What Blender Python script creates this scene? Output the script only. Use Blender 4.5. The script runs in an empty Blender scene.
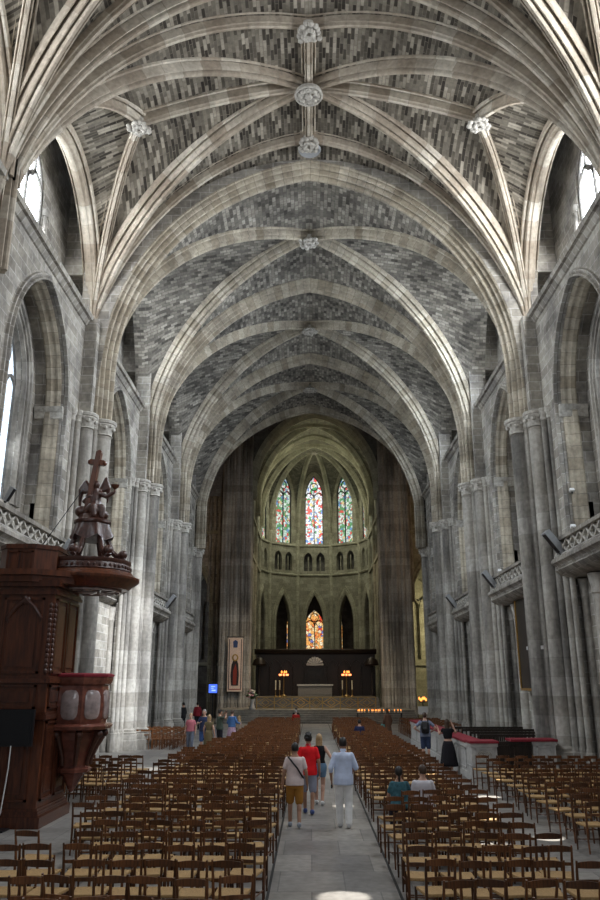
import bpy, bmesh, math, random
from mathutils import Vector, Matrix, Euler
random.seed(7)
C = bpy.context.scene.collection
SC = bpy.context.scene
PI = math.pi
R = math.radians

# ------------------------------------------------------------------ mesh helpers
class MB:
    def __init__(s):
        s.v = []; s.f = []; s.uv = []          # uv: per face list of (u,v) or None
    def face(s, idx, uv=None):
        s.f.append(tuple(idx)); s.uv.append(uv)
    def add(s, pts):
        n = len(s.v); s.v.extend([tuple(p) for p in pts]); return n
    def quad(s, a, b, c, d, uv=None):
        n = s.add([a, b, c, d]); s.face((n, n+1, n+2, n+3), uv)
    def box(s, x0, y0, z0, x1, y1, z1):
        n = s.add([(x0,y0,z0),(x1,y0,z0),(x1,y1,z0),(x0,y1,z0),(x0,y0,z1),(x1,y0,z1),(x1,y1,z1),(x0,y1,z1)])
        for q in ((0,3,2,1),(4,5,6,7),(0,1,5,4),(1,2,6,5),(2,3,7,6),(3,0,4,7)):
            s.face([n+i for i in q])
    def obox(s, c, size, rot):                 # oriented box
        M = rot.to_matrix() if isinstance(rot, Euler) else rot
        hx, hy, hz = size[0]/2, size[1]/2, size[2]/2
        n = len(s.v)
        for p in ((-1,-1,-1),(1,-1,-1),(1,1,-1),(-1,1,-1),(-1,-1,1),(1,-1,1),(1,1,1),(-1,1,1)):
            q = M @ Vector((p[0]*hx, p[1]*hy, p[2]*hz)); s.v.append((c[0]+q.x, c[1]+q.y, c[2]+q.z))
        for q in ((0,3,2,1),(4,5,6,7),(0,1,5,4),(1,2,6,5),(2,3,7,6),(3,0,4,7)):
            s.face([n+i for i in q])
    def bar(s, a, b, w, h=None, up=(0,0,1)):   # rectangular bar from a to b
        h = h or w; a = Vector(a); b = Vector(b); d = (b-a); L = d.length; d.normalize()
        u = Vector(up)
        if abs(d.dot(u)) > .99: u = Vector((1,0,0))
        x = d.cross(u).normalized(); y = x.cross(d).normalized()
        M = Matrix((x, d, y)).transposed()
        s.obox((a+b)/2, (w, L, h), M)
    def rings(s, rs, close=True, cap=True, uvs=None):
        # list of rings (equal length point lists)
        n0 = len(s.v); m = len(rs[0])
        for r in rs: s.v.extend([tuple(p) for p in r])
        k = m if close else m-1
        for i in range(len(rs)-1):
            for j in range(k):
                a = n0+i*m+j; b = n0+i*m+(j+1) % m
                uv = None
                if uvs:
                    u0 = uvs[0][j]; u1 = uvs[0][j+1]; w0 = uvs[1][i]; w1 = uvs[1][i+1]
                    uv = [(u0,w0),(u1,w0),(u1,w1),(u0,w1)]
                s.face((a, b, b+m, a+m), uv)
        if cap and close:
            s.face([n0+j for j in range(m)][::-1]); e = n0+(len(rs)-1)*m
            s.face([e+j for j in range(m)])
    def lathe(s, prof, n=24, c=(0,0,0), a0=0, a1=2*PI, sx=1, sy=1, cap=True):
        full = abs(a1-a0-2*PI) < 1e-6
        rs = []
        cnt = n if full else n+1
        for r, z in prof:
            rs.append([(c[0]+sx*r*math.cos(a0+(a1-a0)*i/n), c[1]+sy*r*math.sin(a0+(a1-a0)*i/n), c[2]+z) for i in range(cnt)])
        rm = max(p[0] for p in prof)
        us = [(a1-a0)*i/n*rm for i in range(n+1)]
        ws = [0]
        for i in range(1, len(prof)):
            ws.append(ws[-1]+math.hypot(prof[i][0]-prof[i-1][0], prof[i][1]-prof[i-1][1]))
        s.rings(rs, close=full, cap=cap, uvs=(us, [p[1] if abs(prof[-1][1]-prof[0][1]) > 2 else w for p, w in zip(prof, ws)]))
    def tube(s, pts, r, n=8, cap=True, flat=1.0):
        pts = [Vector(p) for p in pts]
        rr = r if isinstance(r, (list, tuple)) else [r]*len(pts)
        rs = []; us = [2*PI*max(rr)*i/n for i in range(n+1)]; ws = [0]
        up = None
        for i, p in enumerate(pts):
            if i == 0: t = pts[1]-pts[0]
            elif i == len(pts)-1: t = pts[-1]-pts[-2]
            else: t = (pts[i+1]-pts[i]).normalized()+(pts[i]-pts[i-1]).normalized()
            t.normalize()
            if up is None:
                up = Vector((0,0,1)) if abs(t.z) < .9 else Vector((1,0,0))
            x = t.cross(up).normalized(); y = x.cross(t).normalized(); up = y
            rs.append([p+x*rr[i]*math.cos(2*PI*k/n)+y*rr[i]*flat*math.sin(2*PI*k/n) for k in range(n)])
            if i: ws.append(ws[-1]+(pts[i]-pts[i-1]).length)
        s.rings(rs, cap=cap, uvs=(us, ws))
    def ball(s, c, r, n=12, m=8, rot=None):
        if not isinstance(r, (list, tuple)): r = (r, r, r)
        rs = []
        for i in range(m+1):
            a = -PI/2+PI*i/m
            a = max(min(a, PI/2-.02), -PI/2+.02)
            ring = []
            for k in range(n):
                q = Vector((r[0]*math.cos(a)*math.cos(2*PI*k/n), r[1]*math.cos(a)*math.sin(2*PI*k/n), r[2]*math.sin(a)))
                if rot: q = rot @ q
                ring.append((c[0]+q.x, c[1]+q.y, c[2]+q.z))
            rs.append(ring)
        s.rings(rs)
    def cone(s, a, b, ra, rb, n=10):
        s.tube([a, b], [ra, rb], n)
    def limb(s, pts, rad, n=10):
        for i in range(len(pts)-1): s.cone(pts[i], pts[i+1], rad[i], rad[i+1], n)
        for p, r in zip(pts, rad): s.ball(p, r, n, 8)
    def sweep2(s, m, path, prof, closed=False, cap=True, dcrop=None):
        # path: 2D points (u,v); prof: (a,b): a along the inner normal, b along depth; m(u,v,d)->xyz
        N = len(path); rs = []; ws = [0]
        for i in range(N):
            if closed:
                p0 = path[i-1]; p1 = path[(i+1) % N]
            else:
                p0 = path[max(i-1, 0)]; p1 = path[min(i+1, N-1)]
            tu, tv = p1[0]-p0[0], p1[1]-p0[1]; l = math.hypot(tu, tv) or 1; tu /= l; tv /= l
            nu, nv = tv, -tu
            u, v = path[i]
            k = 1.0
            if 0 < i < N-1 or closed:
                q = path[i-1]; w0 = (u-q[0], v-q[1]); l0 = math.hypot(*w0) or 1
                cs = abs((w0[0]*tu+w0[1]*tv)/l0); k = 1/max(cs, .5)
            rs.append([m(u+nu*a*k, v+nv*a*k, b) for a, b in prof])
            if i: ws.append(ws[-1]+math.hypot(path[i][0]-path[i-1][0], path[i][1]-path[i-1][1]))
        if closed:
            rs.append(rs[0]); ws.append(ws[-1]+.5)
        us = [0]
        for i in range(1, len(prof)): us.append(us[-1]+math.hypot(prof[i][0]-prof[i-1][0], prof[i][1]-prof[i-1][1]))
        s.rings(rs, close=False, cap=False, uvs=(us, ws))
        if cap and not closed:
            n = len(prof)
            a = s.add(rs[0]); s.face([a+i for i in range(n)][::-1])
            a = s.add(rs[-1]); s.face([a+i for i in range(n)])
    def build(s, name, mat, parent=None, smooth=False, angle=40, flip=False):
        me = bpy.data.meshes.new(name)
        me.from_pydata(s.v, [], s.f)
        ul = me.uv_layers.new(name='UVMap')
        dat = []
        vs = s.v
        for f, uv in zip(s.f, s.uv):
            if uv is not None:
                for q in uv: dat += [q[0], q[1]]
                continue
            nx = ny = nz = 0.0
            for i in range(len(f)):
                a = vs[f[i]]; b = vs[f[(i+1) % len(f)]]
                nx += (a[1]-b[1])*(a[2]+b[2]); ny += (a[2]-b[2])*(a[0]+b[0]); nz += (a[0]-b[0])*(a[1]+b[1])
            ax, ay, az = abs(nx), abs(ny), abs(nz)
            for i in f:
                p = vs[i]
                if az >= ax and az >= ay: dat += [p[0], p[1]]
                elif ax >= ay: dat += [p[1], p[2]]
                else: dat += [p[0], p[2]]
        ul.data.foreach_set('uv', dat)
        bm = bmesh.new(); bm.from_mesh(me)
        bmesh.ops.recalc_face_normals(bm, faces=bm.faces[:])
        bm.to_mesh(me); bm.free()
        if smooth:
            me.polygons.foreach_set('use_smooth', [True]*len(me.polygons))
            me.set_sharp_from_angle(angle=R(angle))
        me.materials.append(mat)
        o = bpy.data.objects.new(name, me); C.objects.link(o)
        if parent is not None: o.parent = parent
        return o

def thing(name, label, cat, loc=(0,0,0), rz=0, group=None):
    o = bpy.data.objects.new(name, None); C.objects.link(o)
    o.location = loc; o.rotation_euler = (0, 0, rz); o.empty_display_size = .2
    return tag(o, label, cat, group)
def tag(o, label, cat, group=None, kind=None):
    o['label'] = label; o['category'] = cat
    if group: o['group'] = group
    if kind: o['kind'] = kind
    return o
def struct(o, label=None, cat=None):
    o['kind'] = 'structure'
    if label: o['label'] = label
    if cat: o['category'] = cat
    return o
def sroot(name, label=None, cat=None):
    o = bpy.data.objects.new(name, None); C.objects.link(o); o.empty_display_size = .2
    return struct(o, label, cat)
def copy_tree(o, parent=None):
    c = o.copy(); C.objects.link(c)
    if parent is not None: c.parent = parent
    for ch in list(o.children): copy_tree(ch, c)
    return c

# ------------------------------------------------------------------ materials
def newmat(name):
    m = bpy.data.materials.new(name); m.use_nodes = True
    nt = m.node_tree; b = nt.nodes['Principled BSDF']
    return m, nt, b
def N(nt, t, **kw):
    n = nt.nodes.new(t)
    for k, v in kw.items(): setattr(n, k, v)
    return n
def ramp(nt, stops):
    r = N(nt, 'ShaderNodeValToRGB'); e = r.color_ramp.elements
    while len(e) < len(stops): e.new(.5)
    for x, (p, c) in zip(e, stops):
        x.position = p; x.color = (c[0], c[1], c[2], 1)
    return r
def mix(nt, fac, a, b, mode='MIX'):
    m = N(nt, 'ShaderNodeMix', data_type='RGBA', blend_type=mode)
    L = nt.links
    for sock, v in ((m.inputs[0], fac), (m.inputs[6], a), (m.inputs[7], b)):
        if hasattr(v, 'links'): L.new(v, sock)
        elif isinstance(v, (int, float)): sock.default_value = v
        else: sock.default_value = (v[0], v[1], v[2], 1)
    return m.outputs[2]
def stone(name, stops, mortar, bw=.6, bh=.3, msize=.012, stain=(.3,.29,.28), samt=.6, sscale=.35, streak=False, bump=.25, rough=.85, mfac=.7):
    m, nt, b = newmat(name); L = nt.links
    uv = N(nt, 'ShaderNodeUVMap'); br = N(nt, 'ShaderNodeTexBrick')
    br.inputs['Scale'].default_value = 1; br.inputs['Brick Width'].default_value = bw; br.inputs['Row Height'].default_value = bh
    br.inputs['Mortar Size'].default_value = msize; br.inputs['Mortar Smooth'].default_value = .3; br.inputs['Bias'].default_value = 0
    br.inputs['Color1'].default_value = (0,0,0,1); br.inputs['Color2'].default_value = (1,1,1,1); br.inputs['Mortar'].default_value = (.5,.5,.5,1)
    L.new(uv.outputs[0], br.inputs['Vector'])
    rp = ramp(nt, stops); L.new(br.outputs['Color'], rp.inputs[0])
    geo = N(nt, 'ShaderNodeNewGeometry')
    mp = N(nt, 'ShaderNodeMapping'); L.new(geo.outputs['Position'], mp.inputs[0])
    if streak: mp.inputs['Scale'].default_value = (1, 1, .18)
    n1 = N(nt, 'ShaderNodeTexNoise'); n1.inputs['Scale'].default_value = sscale*2; n1.inputs['Detail'].default_value = 8; n1.inputs['Roughness'].default_value = .62
    L.new(mp.outputs[0], n1.inputs['Vector'])
    r2 = ramp(nt, [(.40, (0,0,0)), (.64, (1,1,1))]); L.new(n1.outputs[0], r2.inputs[0])
    n2 = N(nt, 'ShaderNodeTexNoise'); n2.inputs['Scale'].default_value = 7; n2.inputs['Detail'].default_value = 6
    L.new(geo.outputs['Position'], n2.inputs['Vector'])
    c1 = mix(nt, br.outputs['Fac'], rp.outputs[0], mortar) if mfac >= .99 else None
    if c1 is None:
        mm = N(nt, 'ShaderNodeMath', operation='MULTIPLY'); L.new(br.outputs['Fac'], mm.inputs[0]); mm.inputs[1].default_value = mfac
        c1 = mix(nt, mm.outputs[0], rp.outputs[0], mortar)
    sm = N(nt, 'ShaderNodeMath', operation='MULTIPLY'); L.new(r2.outputs[0], sm.inputs[0]); sm.inputs[1].default_value = samt
    c2 = mix(nt, sm.outputs[0], c1, stain, 'MULTIPLY')
    r3 = ramp(nt, [(.25, (.72,.72,.72)), (.75, (1.12,1.12,1.12))]); L.new(n2.outputs[0], r3.inputs[0])
    c3 = mix(nt, 1.0, c2, r3.outputs[0], 'MULTIPLY')
    L.new(c3, b.inputs['Base Color']); b.inputs['Roughness'].default_value = rough
    b.inputs['Specular IOR Level'].default_value = .2
    bp = N(nt, 'ShaderNodeBump'); bp.inputs['Strength'].default_value = bump; bp.inputs['Distance'].default_value = .02
    ad = N(nt, 'ShaderNodeMath', operation='SUBTRACT'); L.new(n2.outputs[0], ad.inputs[0]); L.new(br.outputs['Fac'], ad.inputs[1])
    L.new(ad.outputs[0], bp.inputs['Height']); L.new(bp.outputs[0], b.inputs['Normal'])
    return m
def plain(name, col, rough=.6, var=.15, scale=12, metal=0, spec=.4, bump=0, sheen=0):
    m, nt, b = newmat(name); L = nt.links
    tc = N(nt, 'ShaderNodeTexCoord'); n = N(nt, 'ShaderNodeTexNoise'); n.inputs['Scale'].default_value = scale; n.inputs['Detail'].default_value = 5
    L.new(tc.outputs['Object'], n.inputs['Vector'])
    r = ramp(nt, [(.25, [c*(1-var) for c in col]), (.75, [min(1, c*(1+var)) for c in col])]); L.new(n.outputs[0], r.inputs[0])
    L.new(r.outputs[0], b.inputs['Base Color'])
    b.inputs['Roughness'].default_value = rough; b.inputs['Metallic'].default_value = metal; b.inputs['Specular IOR Level'].default_value = spec
    if bump:
        bp = N(nt, 'ShaderNodeBump'); bp.inputs['Strength'].default_value = bump; bp.inputs['Distance'].default_value = .01
        L.new(n.outputs[0], bp.inputs['Height']); L.new(bp.outputs[0], b.inputs['Normal'])
    return m
def wood(name, dark, light, rough=.35, scale=3, axis='Z', spec=.5, rnd=0.0):
    m, nt, b = newmat(name); L = nt.links
    tc = N(nt, 'ShaderNodeTexCoord'); mp = N(nt, 'ShaderNodeMapping')
    mp.inputs['Scale'].default_value = {'Z': (1,1,.12), 'X': (.12,1,1), 'Y': (1,.12,1)}[axis]
    L.new(tc.outputs['Object'], mp.inputs[0])
    n = N(nt, 'ShaderNodeTexNoise'); n.inputs['Scale'].default_value = scale*6; n.inputs['Detail'].default_value = 6; n.inputs['Distortion'].default_value = .6
    L.new(mp.outputs[0], n.inputs['Vector'])
    r = ramp(nt, [(.3, dark), (.7, light)]); L.new(n.outputs[0], r.inputs[0])
    col = r.outputs[0]
    if rnd:
        oi = N(nt, 'ShaderNodeObjectInfo'); rr = ramp(nt, [(0, (1-rnd,)*3), (1, (1+rnd,)*3)]); L.new(oi.outputs['Random'], rr.inputs[0])
        col = mix(nt, 1.0, col, rr.outputs[0], 'MULTIPLY')
    L.new(col, b.inputs['Base Color']); b.inputs['Roughness'].default_value = rough; b.inputs['Specular IOR Level'].default_value = spec
    return m
def emit(name, col, st):
    m, nt, b = newmat(name)
    b.inputs['Base Color'].default_value = (col[0]*.5, col[1]*.5, col[2]*.5, 1)
    b.inputs['Emission Color'].default_value = (*col, 1); b.inputs['Emission Strength'].default_value = st
    return m
def leaded(name, col, st, w=.28, h=.42, line=.35):
    m, nt, b = newmat(name); L = nt.links
    uv = N(nt, 'ShaderNodeUVMap'); br = N(nt, 'ShaderNodeTexBrick'); br.offset = 0
    br.inputs['Scale'].default_value = 1; br.inputs['Brick Width'].default_value = w; br.inputs['Row Height'].default_value = h; br.inputs['Mortar Size'].default_value = .018
    br.inputs['Color1'].default_value = (*[c*.82 for c in col], 1); br.inputs['Color2'].default_value = (*col, 1); br.inputs['Mortar'].default_value = (*[c*line for c in col], 1)
    L.new(uv.outputs[0], br.inputs[0]); L.new(br.outputs[0], b.inputs['Emission Color']); b.inputs['Emission Strength'].default_value = st
    b.inputs['Base Color'].default_value = (.3,.32,.35,1)
    return m
def stained(name, stops, st, scale=5.5):
    m, nt, b = newmat(name); L = nt.links
    uv = N(nt, 'ShaderNodeUVMap')
    vo = N(nt, 'ShaderNodeTexVoronoi'); vo.inputs['Scale'].default_value = scale; L.new(uv.outputs[0], vo.inputs['Vector'])
    sp = N(nt, 'ShaderNodeSeparateColor'); L.new(vo.outputs['Color'], sp.inputs[0])
    r = ramp(nt, stops); r.color_ramp.interpolation = 'CONSTANT'; L.new(sp.outputs[0], r.inputs[0])
    v2 = N(nt, 'ShaderNodeTexVoronoi', feature='DISTANCE_TO_EDGE'); v2.inputs['Scale'].default_value = scale; L.new(uv.outputs[0], v2.inputs['Vector'])
    r2 = ramp(nt, [(.02, (.08,.08,.08)), (.07, (1,1,1))]); L.new(v2.outputs[0], r2.inputs[0])
    c = mix(nt, 1.0, r.outputs[0], r2.outputs[0], 'MULTIPLY')
    L.new(c, b.inputs['Emission Color']); b.inputs['Emission Strength'].default_value = st
    b.inputs['Base Color'].default_value = (.1,.1,.1,1); b.inputs['Roughness'].default_value = .3
    return m

M = {}
M['web'] = stone('web_stone', [(0,(.035,.029,.024)),(.3,(.10,.088,.070)),(.65,(.21,.187,.150)),(1,(.42,.38,.31))], (.22,.195,.16), .46, .12, .010, samt=.45, sscale=.25)
M['web2'] = stone('low_vault_stone', [(0,(.10,.092,.08)),(.3,(.20,.185,.16)),(.7,(.33,.305,.26)),(1,(.46,.43,.37))], (.14,.13,.115), .34, .17, .014, stain=(.2,.2,.21), samt=.75, sscale=.2)
M['rib'] = stone('rib_stone', [(0,(.38,.32,.25)),(.5,(.52,.46,.375)),(1,(.64,.59,.50))], (.30,.27,.23), 4.0, .75, .012, stain=(.5,.48,.46), samt=.6, sscale=.4, mfac=.5)
M['arch'] = stone('arch_stone', [(0,(.38,.33,.25)),(.5,(.50,.445,.35)),(1,(.61,.555,.455))], (.10,.09,.08), 6.0, .42, .012, stain=(.38,.37,.37), samt=.7, sscale=.35, mfac=.5)
M['ashlar'] = stone('ashlar_stone', [(0,(.29,.265,.225)),(.5,(.38,.355,.305)),(1,(.48,.45,.395))], (.62,.60,.56), .75, .36, .014, stain=(.34,.34,.37), samt=.8, sscale=.35, mfac=.8)
M['shaft'] = stone('shaft_stone', [(0,(.37,.345,.30)),(.5,(.45,.425,.38)),(1,(.54,.515,.465))], (.30,.285,.26), 6.0, .62, .010, stain=(.20,.20,.21), samt=.85, sscale=.5, streak=True, mfac=.5)
M['choirstone'] = stone('choir_stone', [(0,(.30,.29,.23)),(.5,(.38,.37,.29)),(1,(.46,.45,.36))], (.28,.27,.2), .8, .4, .012, stain=(.45,.45,.42), samt=.6, sscale=.3)
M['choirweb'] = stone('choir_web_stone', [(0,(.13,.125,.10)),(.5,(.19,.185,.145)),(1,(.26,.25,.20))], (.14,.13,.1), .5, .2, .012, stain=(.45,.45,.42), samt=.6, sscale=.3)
M['choirrib'] = stone('choir_rib_stone', [(0,(.42,.41,.32)),(.5,(.50,.49,.38)),(1,(.58,.57,.45))], (.28,.27,.2), 4., .6, .012, stain=(.5,.5,.46), samt=.5, sscale=.3)
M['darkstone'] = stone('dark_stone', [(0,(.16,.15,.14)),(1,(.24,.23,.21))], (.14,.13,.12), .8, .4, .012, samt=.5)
M['marble'] = stone('grey_marble', [(0,(.50,.49,.47)),(1,(.58,.57,.55))], (.45,.44,.42), 2.0, 1.4, .006, stain=(.8,.8,.8), samt=.5, sscale=.8, rough=.5, bump=.08)
M['floor'] = stone('floor_slabs', [(0,(.21,.20,.19)),(.5,(.27,.257,.24)),(1,(.34,.32,.29))], (.12,.12,.12), 1.0, 1.25, .012, stain=(.55,.54,.53), samt=.6, sscale=.5, rough=.42, bump=.06, mfac=.7)
M['carving'] = plain('carved_stone', (.40,.38,.34), .9, .35, 9, bump=.8)
M['chair_wood'] = wood('chair_wood', (.045,.016,.006), (.17,.066,.022), .35, 5, rnd=.4)
M['rush'] = plain('rush_seat', (.37,.23,.095), .75, .25, 40, bump=.6)
M['mahogany'] = wood('mahogany', (.036,.012,.006), (.145,.044,.018), .30, 2.2)
M['mahogany_mould'] = wood('mahogany_moulding', (.030,.010,.006), (.11,.034,.016), .26, 3)
M['carved_wood'] = plain('carved_walnut', (.06,.022,.014), .34, .5, 16, bump=.6, spec=.6)
M['red_marble'] = plain('red_marble', (.15,.050,.034), .22, .55, 6, spec=.6)
M['pale_marble'] = plain('veined_marble', (.30,.24,.23), .12, .4, 7, spec=.8)
M['red_velvet'] = plain('red_velvet', (.22,.016,.028), .8, .2, 20)
M['dark_wood'] = wood('dark_oak', (.010,.007,.005), (.030,.018,.012), .4, 3)
M['black'] = plain('black_plastic', (.008,.008,.010), .35, .1)
M['grey_metal'] = plain('grey_cabinet', (.30,.31,.32), .5, .1)
M['white'] = plain('white_enamel', (.75,.75,.74), .4, .05)
M['gold'] = plain('gilded', (.55,.33,.09), .3, .3, 20, metal=.8)
M['brass'] = plain('brass', (.38,.25,.09), .3, .3, 20, metal=.9)
M['altar_stone'] = plain('altar_stone', (.20,.195,.185), .5, .15)
M['canvas'] = plain('old_oil_canvas', (.02,.017,.014), .35, .6, 3)
M['clear_glass'] = leaded('clear_leaded_glass', (.80,.90,1.0), 3.0)
M['step_stone'] = stone('step_stone', [(0,(.20,.19,.17)),(1,(.28,.27,.24))], (.12,.11,.1), 1.6, 1.2, .01, samt=.5)
M['recess_glass'] = leaded('recess_leaded_glass', (.72,.86,1.0), 1.6, .3, .5)
M['bright_glass'] = leaded('daylit_leaded_glass', (.86,.93,1.0), 13.0)
M['lead'] = plain('window_lead', (.02,.02,.02), .6, .1)
M['flame'] = emit('candle_flame', (1,.32,.06), 2.6)
M['candle'] = plain('candle_wax', (.75,.68,.5), .5, .05)
M['shade_glow'] = emit('lit_lamp_cups', (1,.28,.10), 3.2)
# ------------------------------------------------------------------ architecture
PL = [8.2, 18.0, 27.8, 37.6, 47.4, 57.2]        # pier lines
HA = 8.3                                         # half span of the nave vault
def gseg(zs, zc, rho):
    S = zc-zs; Rr = (1+rho*rho)/(2*rho)
    def g(t):
        t = min(max(t, 0), 1)
        return zs+S/rho*(math.sqrt(Rr*Rr-t*t)-(Rr-rho))
    return g
def gfun(zs, zc, stilt, r):
    S = zc-zs-stilt; Rr = (1+r*r)/2
    def g(t):
        t = min(max(t, 0), 1)
        return zs+stilt+S*math.sqrt(max(0, Rr*Rr-(t-1+Rr)**2))/r
    return g
def vault(name, cx, y0, y1, a, zs, zc, stilt, r, k, mat, xw, nt=14, ns=6, swap=False):
    yc = (y0+y1)/2; b = (y1-y0)/2; g = gfun(zs, zc, stilt, r) if stilt > 0 else gseg(zs, zc, r); mb = MB()
    def zf(x, y):
        tx = abs(x-cx)/a; ty = abs(y-yc)/b
        z = g(min(tx, ty))
        if tx > ty and ty < .999: z = zs+(z-zs)*(1-k*min(1, (min(tx, 1)-ty)/(1-ty))**1.6)
        return z
    ts = [math.sin(i/nt*PI/2) for i in range(nt+1)]
    al = [0]
    for i in range(1, nt+1): al.append(al[-1]+math.hypot((ts[i]-ts[i-1])*a, g(ts[i])-g(ts[i-1])))
    al2 = [0]
    for i in range(1, nt+1): al2.append(al2[-1]+math.hypot((ts[i]-ts[i-1])*b, g(ts[i])-g(ts[i-1])))
    txm = xw/a
    for sx in (-1, 1):
        for sy in (-1, 1):
            for i in range(nt):
                for j in range(ns):
                    def pt(t, s, front):
                        if front: tx, ty = t, t+(1-t)*s
                        else: ty, tx = t, t+(txm-t)*s
                        x = cx+sx*tx*a; y = yc+sy*ty*b
                        return (x, y, zf(x, y))
                    for front in (True, False):
                        q = [pt(ts[i], j/ns, front), pt(ts[i+1], j/ns, front), pt(ts[i+1], (j+1)/ns, front), pt(ts[i], (j+1)/ns, front)]
                        aa = al if front else al2
                        w = [aa[i], aa[i+1], aa[i+1], aa[i]]
                        if swap and not front and abs(sum(p[0] for p in q)/4) < 6.1+2.45*abs(sum(p[1] for p in q)/4-yc)/b: front = True; w = [p[0] for p in q]
                        uv = [((p[1] if front else p[0])+(100 if front else 0), ww) for p, ww in zip(q, w)]
                        mb.quad(*q, uv)
    o = struct(mb.build(name, mat, smooth=True, angle=30), 'vaulted stone ceiling bay', 'ceiling')
    return o, zf
def mirror(h): return h+[(a, -b) for a, b in h[::-1] if b != 0]
PR_T = mirror([(-.4,.66),(.02,.66),(.06,.62),(.03,.58),(-.14,.57),(-.14,.51),(.09,.50),(.16,.46),(.17,.41),(.12,.38),(-.04,.37),(-.04,.31),(.22,.30),(.31,.27),(.33,.21),(.28,.17),(.10,.16),(.10,.10),(.38,.09),(.45,.05),(.46,0)])
PR_D = mirror([(-.25,.33),(.01,.33),(.05,.29),(.03,.26),(-.12,.25),(-.12,.19),(.14,.18),(.24,.19),(.30,.17),(.30,.13),(.14,.12),(.14,.08),(.36,.07),(.41,.04),(.41,0)])
PR_S = mirror([(-.2,.27),(.01,.27),(.04,.23),(.02,.20),(-.10,.19),(-.10,.14),(.16,.13),(.26,.14),(.30,.11),(.24,.07),(.34,.05),(.35,0)])
PR_F = mirror([(-.5,.36),(.0,.36),(.04,.30),(-.1,.29),(-.1,.24),(.05,.23),(.10,.22),(.20,.20),(.24,.10),(.32,.08),(.34,0)])
def scalep(p, k): return [(a*k, b*k) for a, b in p]
def rib(name, parent, p0, p1, zf, prof, mat, n=28, zstart=None, zend=None, drop=0.0, half=False, ext=None):
    d = Vector((p1[0]-p0[0], p1[1]-p0[1], 0)); L = d.length; d.normalize(); l = Vector((-d.y, d.x, 0))
    path = []
    for i in range(n+1):
        u = i/n
        s = L*(1-math.cos(PI*u))/2 if not half else L*(1-math.cos(PI*u/2))
        path.append((s, zf(p0[0]+d.x*s, p0[1]+d.y*s)-drop))
    if zstart is not None: path.insert(0, (0, zstart))
    if ext is not None: path.insert(0, (-ext[0], path[0][1]-ext[1]))
    if zend is not None: path.append((L, zend))
    q = [path[0]]
    for p in path[1:]:
        if math.hypot(p[0]-q[-1][0], p[1]-q[-1][1]) > .02: q.append(p)
    mb = MB()
    mb.sweep2(lambda s, z, w: (p0[0]+d.x*s+l.x*w, p0[1]+d.y*s+l.y*w, z), q, prof)
    return mb.build(name, mat, parent, smooth=True, angle=28)
def boss(name, parent, c, r, mat, ring=True):
    mb = MB()
    mb.lathe([(r*.55,.28),(r*.6,.1),(r*.95,.06),(r,0),(r*.95,-.08),(r*.7,-.10)], 20, c)
    for i in range(8):
        a = i*PI/4
        mb.ball((c[0]+r*.62*math.cos(a), c[1]+r*.62*math.sin(a), c[2]-.12), (r*.22, r*.22, .07), 8, 5)
        mb.bar((c[0], c[1], c[2]-.13), (c[0]+r*.85*math.cos(a+.39), c[1]+r*.85*math.sin(a+.39), c[2]-.11), .06)
    mb.ball((c[0], c[1], c[2]-.14), (r*.28, r*.28, .1), 10, 6)
    if ring:
        pts = [(c[0]+r*.95*math.cos(i*PI/12), c[1]+r*.95*math.sin(i*PI/12), c[2]-.1) for i in range(25)]
        mb.tube(pts, .05, 6)
    return mb.build(name, mat, parent, smooth=True)
def leafboss(name, parent, c, r, mat):
    mb = MB(); rnd = random.Random(int(c[1]*100))
    mb.lathe([(r*.5,.25),(r*.55,0),(r*.5,-.12)], 14, c)
    for k in range(14):
        a = k*PI*2/14; rr = r*(.55+.35*rnd.random())
        mb.ball((c[0]+rr*math.cos(a), c[1]+rr*math.sin(a), c[2]-.06-.08*rnd.random()), (.11, .11, .08), 7, 5)
        mb.ball((c[0]+rr*.5*math.cos(a+.2), c[1]+rr*.5*math.sin(a+.2), c[2]-.16), (.09, .09, .07), 7, 5)
    return mb.build(name, mat, parent, smooth=True)

# --- lower ribbed bays (three) and crossing
ZS, ZC = 12.5, 23.9
for i in range(2, 5):
    y0, y1 = PL[i]+.45, PL[i+1]-.45; yc = (y0+y1)/2
    ce, zf = vault('ceiling', 0, y0, y1, HA, ZS, ZC, 2.0, 1.17, .13, M['web2'], 9.0)
    ce['label'] = ['stone vault bay just beyond the tall star-ribbed bays', 'middle of the three plain rib-vaulted bays', 'dim rib-vaulted bay next to the crossing arch'][i-2]
    rib('diagonal_rib', ce, (-8.2, y0+.05), (8.2, y1-.05), zf, PR_D, M['arch'], 40, ZS, ZS)
    rib('diagonal_rib', ce, (8.2, y0+.05), (-8.2, y1-.05), zf, PR_D, M['arch'], 40, ZS, ZS)
    leafboss('keystone', ce, (0, yc, ZC-.42), .55, M['carving'])
gT = gfun(ZS, ZC-.05, 2.0, 1.17)
def trans(name, y, g, a, zs, prof, mat, cx=0, label=None):
    mb = MB(); n = 44
    path = [(cx-a, zs)]+[(cx-a*math.cos(PI*i/n), g(abs(math.cos(PI*i/n)))) for i in range(n+1)]+[(cx+a, zs)]
    mb.sweep2(lambda u, v, d: (u, y+d, v), path, prof)
    o = mb.build(name, mat, smooth=True, angle=28)
    return struct(o, label, 'arch')
TL = ['first great pointed arch closing the star-ribbed vault', 'second great pointed transverse arch', 'third pointed transverse arch, in half shade', 'dark crossing arch framing the lit choir']
for i in range(2, 6):
    trans('trim_%d' % (i-1), PL[i], gT, 8.1 if i < 5 else 8.9, ZS, PR_T, M['arch'], 0 if i < 5 else .1, TL[i-2])

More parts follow.
